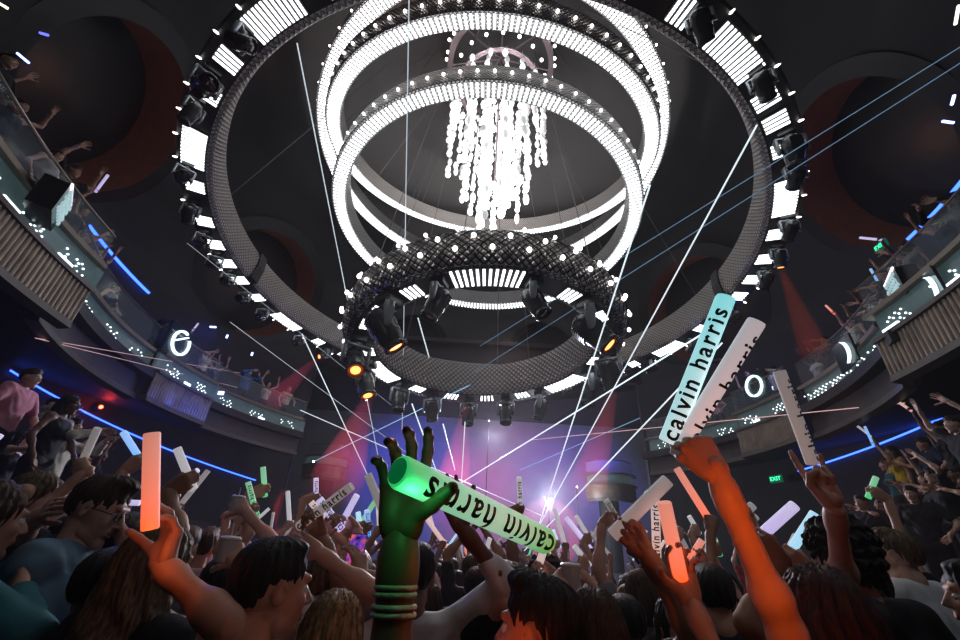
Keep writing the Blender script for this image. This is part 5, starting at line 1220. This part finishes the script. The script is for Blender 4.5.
def crowd_person(x, y, yaw, zone, kinds=None, floor=None, h=None, st_col=None, shirt=None, style=None, hc=None, skin=None):
    pr = [q for q in PR if kinds is None or q[0] in kinds]; kind, words, fem, D = rnd.choice(pr)
    p = Vector((x, y, 0)); fl = ground(p) if floor is None else floor
    h = h or (rnd.uniform(1.54, 1.64) if fem else rnd.uniform(1.60, 1.72)); shirt = shirt or rnd.choice(SHN); style = style or rnd.choice(STY[fem]); hc = hc or rnd.choice(['black', 'brown', 'black', 'lightbrown', 'blond', 'auburn'] if fem else ['black', 'brown', 'black', 'brown'])
    o = put_person(D, (x, y, fl), yaw, None, rnd.choice([0, 1, 0, 2, 3, 4]) if skin is None else skin, shirt, hc, hair_mesh(style, .013), h)
    hcn = {'lightbrown': 'light brown', 'blond': 'blond'}.get(hc, hc)
    base = '%s with %s hair, %s top, %s' % ('woman' if fem else 'man', hcn, shirt, words)
    zz = zone; CROWD.append([o, base, zz, None])
    if kind in ('right', 'left') and (st_col is not False):
        s = h / 1.72; G = Matrix.Translation((x, y, fl)) @ Matrix.Rotation(yaw, 4, 'Z') @ Matrix.Scale(s, 4) @ Matrix(D['grips'][0].tolist())
        g = G.translation; ax = G.to_3x3() @ Vector((1, 0, 0)); ax = ax.normalized() if ax.z > 0 else -ax.normalized(); ax = (ax * .6 + Vector((rnd.uniform(-.4, .4), rnd.uniform(-.2, .3), .8))).normalized()
        colr = st_col or rnd.choice(['white', 'dull', 'white', 'pink', 'lilac', 'sky', 'green', 'dull', 'orange'])
        so = stick(g - ax * .05, g + ax * .34, colr, None); CROWD.append([so, '%s foam stick' % {'dull': 'dull white', 'sky': 'pale blue'}.get(colr, colr), zz, 'foam stick'])
    return o
FG = [(o.location.x, o.location.y) for o in bpy.data.objects if o.name.startswith('person') and o.parent is None] + [(2.1, 2.3), (1.9, 2.0), (2.45, 2.75), (2.9, 2.7)]
def free(x, y, r): return all((x - a) ** 2 + (y - b_) ** 2 > r * r for a, b_ in FG)
rows = [2.7, 3.4, 4.1, 4.9, 5.8, 6.8, 8.0, 9.4, 11, 13, 15]
for ri, Y in enumerate(rows):
    halfw = min(1.25 * Y * .95, 4.7 if abs(Y - 9.8) < 5 else 4.0); step = [.62, .62, .66, .7, .75, .8, .85, .9, 1.0, 1.05, 1.1][ri]
    x = -halfw + (ri % 2) * step / 2
    while x <= halfw:
        xx = x + rnd.uniform(-.12, .12); yy = Y + rnd.uniform(-.15, .15); x += step
        if math.hypot(xx - CX, yy - CY) > 9.5 or not free(xx, yy, .34): continue
        if ground(Vector((xx, yy, 0))) > 0 and Y < 7: continue
        zone = ('near crowd' if Y < 4.5 else 'middle crowd' if Y < 7.5 else 'far crowd') + (' left' if xx < -Y * .33 else ' right' if xx > Y * .33 else ' centre')
        crowd_person(xx, yy, R_(rnd.uniform(-20, 20)), zone, ['up', 'right', 'left', 'clap', 'right', 'left'] if Y > 4 else ['right', 'left', 'front', 'rest', 'up']); FG.append((xx, yy))
# terraces: head pixel -> where a standing head meets the steps
def on_terrace(x, y, yaw, zone, hgt=1.68, **kw):
    best = None
    for i in range(60):
        d = (5.0 if x < 480 else 5.8) + i * .1; p = at(x, y, d); g = ground(p)
        e = abs(p.z - (g + hgt * .94))
        if math.hypot(p.x - CX, p.y - CY) > 10.2: continue
        if g > 0 and (best is None or e < best[0]): best = (e, p, g)
    e, p, g = best; 
    if not free(p.x, p.y, .22): p = p + Vector((.15, -.15, 0))
    FG.append((p.x, p.y)); return crowd_person(p.x, p.y, R_(yaw), zone, floor=p.z - hgt * .94 if e > .05 and abs(e) < .25 else g, h=hgt, **kw)
for x, y, yaw, sh_, kd in ((29, 378, -80, 'pink', 'rest'), (52, 404, -70, 'white', 'front'), (60, 430, -60, 'cream', 'rest'), (52, 446, -70, 'teal', 'rest'), (70, 428, -75, 'cream', 'front'), (82, 452, -60, 'black', 'up'), (40, 425, -70, 'grey', 'front'), (15, 412, -60, 'black', 'rest'), (20, 440, -60, 'black', 'front'), (100, 455, -50, 'black', 'up'), (8, 395, -80, 'black', 'rest'), (68, 405, -80, 'black', 'rest')):
    on_terrace(x, y, yaw, 'left terrace', kinds=[kd], shirt=sh_)
for x, y, yaw, sh_, kd, cc in ((893, 452, 70, 'yellow', 'right', 'white'), (881, 450, 60, 'teal', 'left', 'blue'), (915, 460, 70, 'grey', 'front', None), (941, 428, 80, 'black', 'right', 'pink'), (955, 425, 80, 'black', 'up', None), (913, 497, 120, 'black', 'rest', None), (936, 478, 60, 'black', 'up', None), (948, 484, 60, 'burgundy', 'front', None), (950, 500, 60, 'black', 'rest', None), (862, 503, 110, 'black', 'rest', None), (884, 505, 60, 'black', 'front', None), (937, 500, 70, 'black', 'front', None), (925, 445, 75, 'navy', 'rest', None), (958, 455, 70, 'black', 'up', None)):
    on_terrace(x, y, yaw, 'right terrace', kinds=[kd], shirt=sh_, st_col=cc)
# balcony guests, standing just behind the rails
def on_balcony(ang, R, kd, zone, yaw=None, **kw):
    p = bal_pts(R, ang); yw = math.atan2(CY - p.y, CX - p.x) - PI / 2
    crowd_person(p.x, p.y, yw if yaw is None else R_(yaw), zone, kinds=[kd], floor=CZ + 3.7, **kw)
for a, R, kd in ((-152, 8.8, 'front'), (-158, 8.5, 'rest'), (-163, 8.5, 'up'), (-166, 9.0, 'front'), (-171, 8.6, 'rest'), (177, 8.5, 'front'), (172, 8.6, 'left'), (165, 8.5, 'front'), (160, 8.9, 'up'), (154, 8.5, 'front'), (148, 8.6, 'up'), (143, 8.5, 'rest')):
    on_balcony(a, R, kd, 'left balcony', st_col='lilac')
for a, R, kd in ((-25, 8.5, 'up'), (-21, 8.4, 'front'), (-17, 8.8, 'left'), (-11, 8.6, 'right'), (-5, 8.5, 'front'), (1, 8.8, 'up'), (8, 8.5, 'front'), (15, 8.6, 'up'), (23, 8.5, 'rest'), (31, 8.6, 'front')):
    on_balcony(a, R, kd, 'right balcony', st_col={-37: 'orange', -17: 'blue', -11: 'orange'}.get(a, 'lilac'))
for x, y, d, kd, zn, yw, sh_ in ((72, 172, 7.3, 'up', 'left balcony', -80, 'black'), (86, 205, 7.5, 'right', 'left balcony', -75, 'black'), (60, 150, 6.9, 'rest', 'left balcony', -80, 'grey'), (88, 235, 7.6, 'front', 'left balcony', -80, 'black'), (25, 100, 6.2, 'up', 'left balcony', -80, 'navy'), (8, 60, 5.9, 'rest', 'left balcony', -80, 'black'),
    (882, 272, 8.2, 'rest', 'right balcony', 80, 'black'), (866, 300, 8.4, 'front', 'right balcony', 80, 'black'), (935, 215, 7.4, 'up', 'right balcony', 80, 'navy'), (952, 200, 7.2, 'front', 'right balcony', 80, 'black'), (905, 245, 7.7, 'right', 'right balcony', 80, 'grey')):
    p = atz(x, y, CZ + 3.7 + 1.6); crowd_person(p.x, p.y, R_(yw), zn, kinds=[kd], floor=CZ + 3.7, shirt=sh_, st_col='lilac')
# ---- labels that single each of them out
def nth(i):
    w_ = ['first', 'second', 'third', 'fourth', 'fifth', 'sixth', 'seventh', 'eighth', 'ninth', 'tenth', 'eleventh', 'twelfth', 'thirteenth', 'fourteenth', 'fifteenth', 'sixteenth', 'seventeenth', 'eighteenth', 'nineteenth']
    t_ = ['twenty', 'thirty', 'forty']
    if i < 19: return w_[i]
    n_ = i + 1; return (t_[n_ // 10 - 2] + ('-' + w_[n_ % 10 - 1] if n_ % 10 else 'th')).replace('twentyth', 'twentieth').replace('thirtyth', 'thirtieth').replace('fortyth', 'fortieth')
from collections import defaultdict
G_ = defaultdict(list)
bpy.context.view_layer.update()
for c in CROWD:
    o, base, zone, cat = c; px = proj(o.matrix_world.translation + Vector((0, 0, 1.6 if cat is None else 0)))
    G_[(base, zone)].append((px[0], o, cat))
for (base, zone), L in G_.items():
    L.sort(key=lambda q: q[0])
    for i, (x, o, cat) in enumerate(L):
        z_ = {'near crowd': 'near front', 'middle crowd': 'mid distance', 'far crowd': 'by the stage'}
        lab = '%s, %s' % (base, zone) + ('' if len(L) == 1 else ', %s from left' % nth(i))
        tag(o, lab, cat or 'person', 'guests on the ' + zone if cat is None and ('balcony' in zone or 'terrace' in zone) else ('dancers in the ' + zone if cat is None else 'foam sticks over the ' + zone))
# ------------------------------------------------------------------ world, view
sc = bpy.context.scene
w = bpy.data.worlds.new('hall air'); sc.world = w; w.use_nodes = True
nt = w.node_tree; bg = nt.nodes['Background']; bg.inputs[0].default_value = (.10, .13, .18, 1); bg.inputs[1].default_value = 0.0
vs_ = nt.nodes.new('ShaderNodeVolumeScatter'); vs_.inputs['Color'].default_value = (.9, .9, .95, 1); vs_.inputs['Density'].default_value = 0.0022; vs_.inputs['Anisotropy'].default_value = .35
nt.links.new(vs_.outputs[0], nt.nodes['World Output'].inputs['Volume'])
sc.view_settings.view_transform = 'Standard'; sc.view_settings.look = 'None'; sc.view_settings.gamma = 1; sc.view_settings.exposure = 0
sc.view_settings.use_curve_mapping = False
cy = sc.cycles; cy.use_denoising = True; cy.max_bounces = 5; cy.diffuse_bounces = 2; cy.glossy_bounces = 2; cy.transmission_bounces = 3; cy.volume_bounces = 0; cy.transparent_max_bounces = 8
cy.sample_clamp_indirect = 4; cy.sample_clamp_direct = 0; cy.caustics_reflective = False; cy.caustics_refractive = False; cy.use_light_tree = True
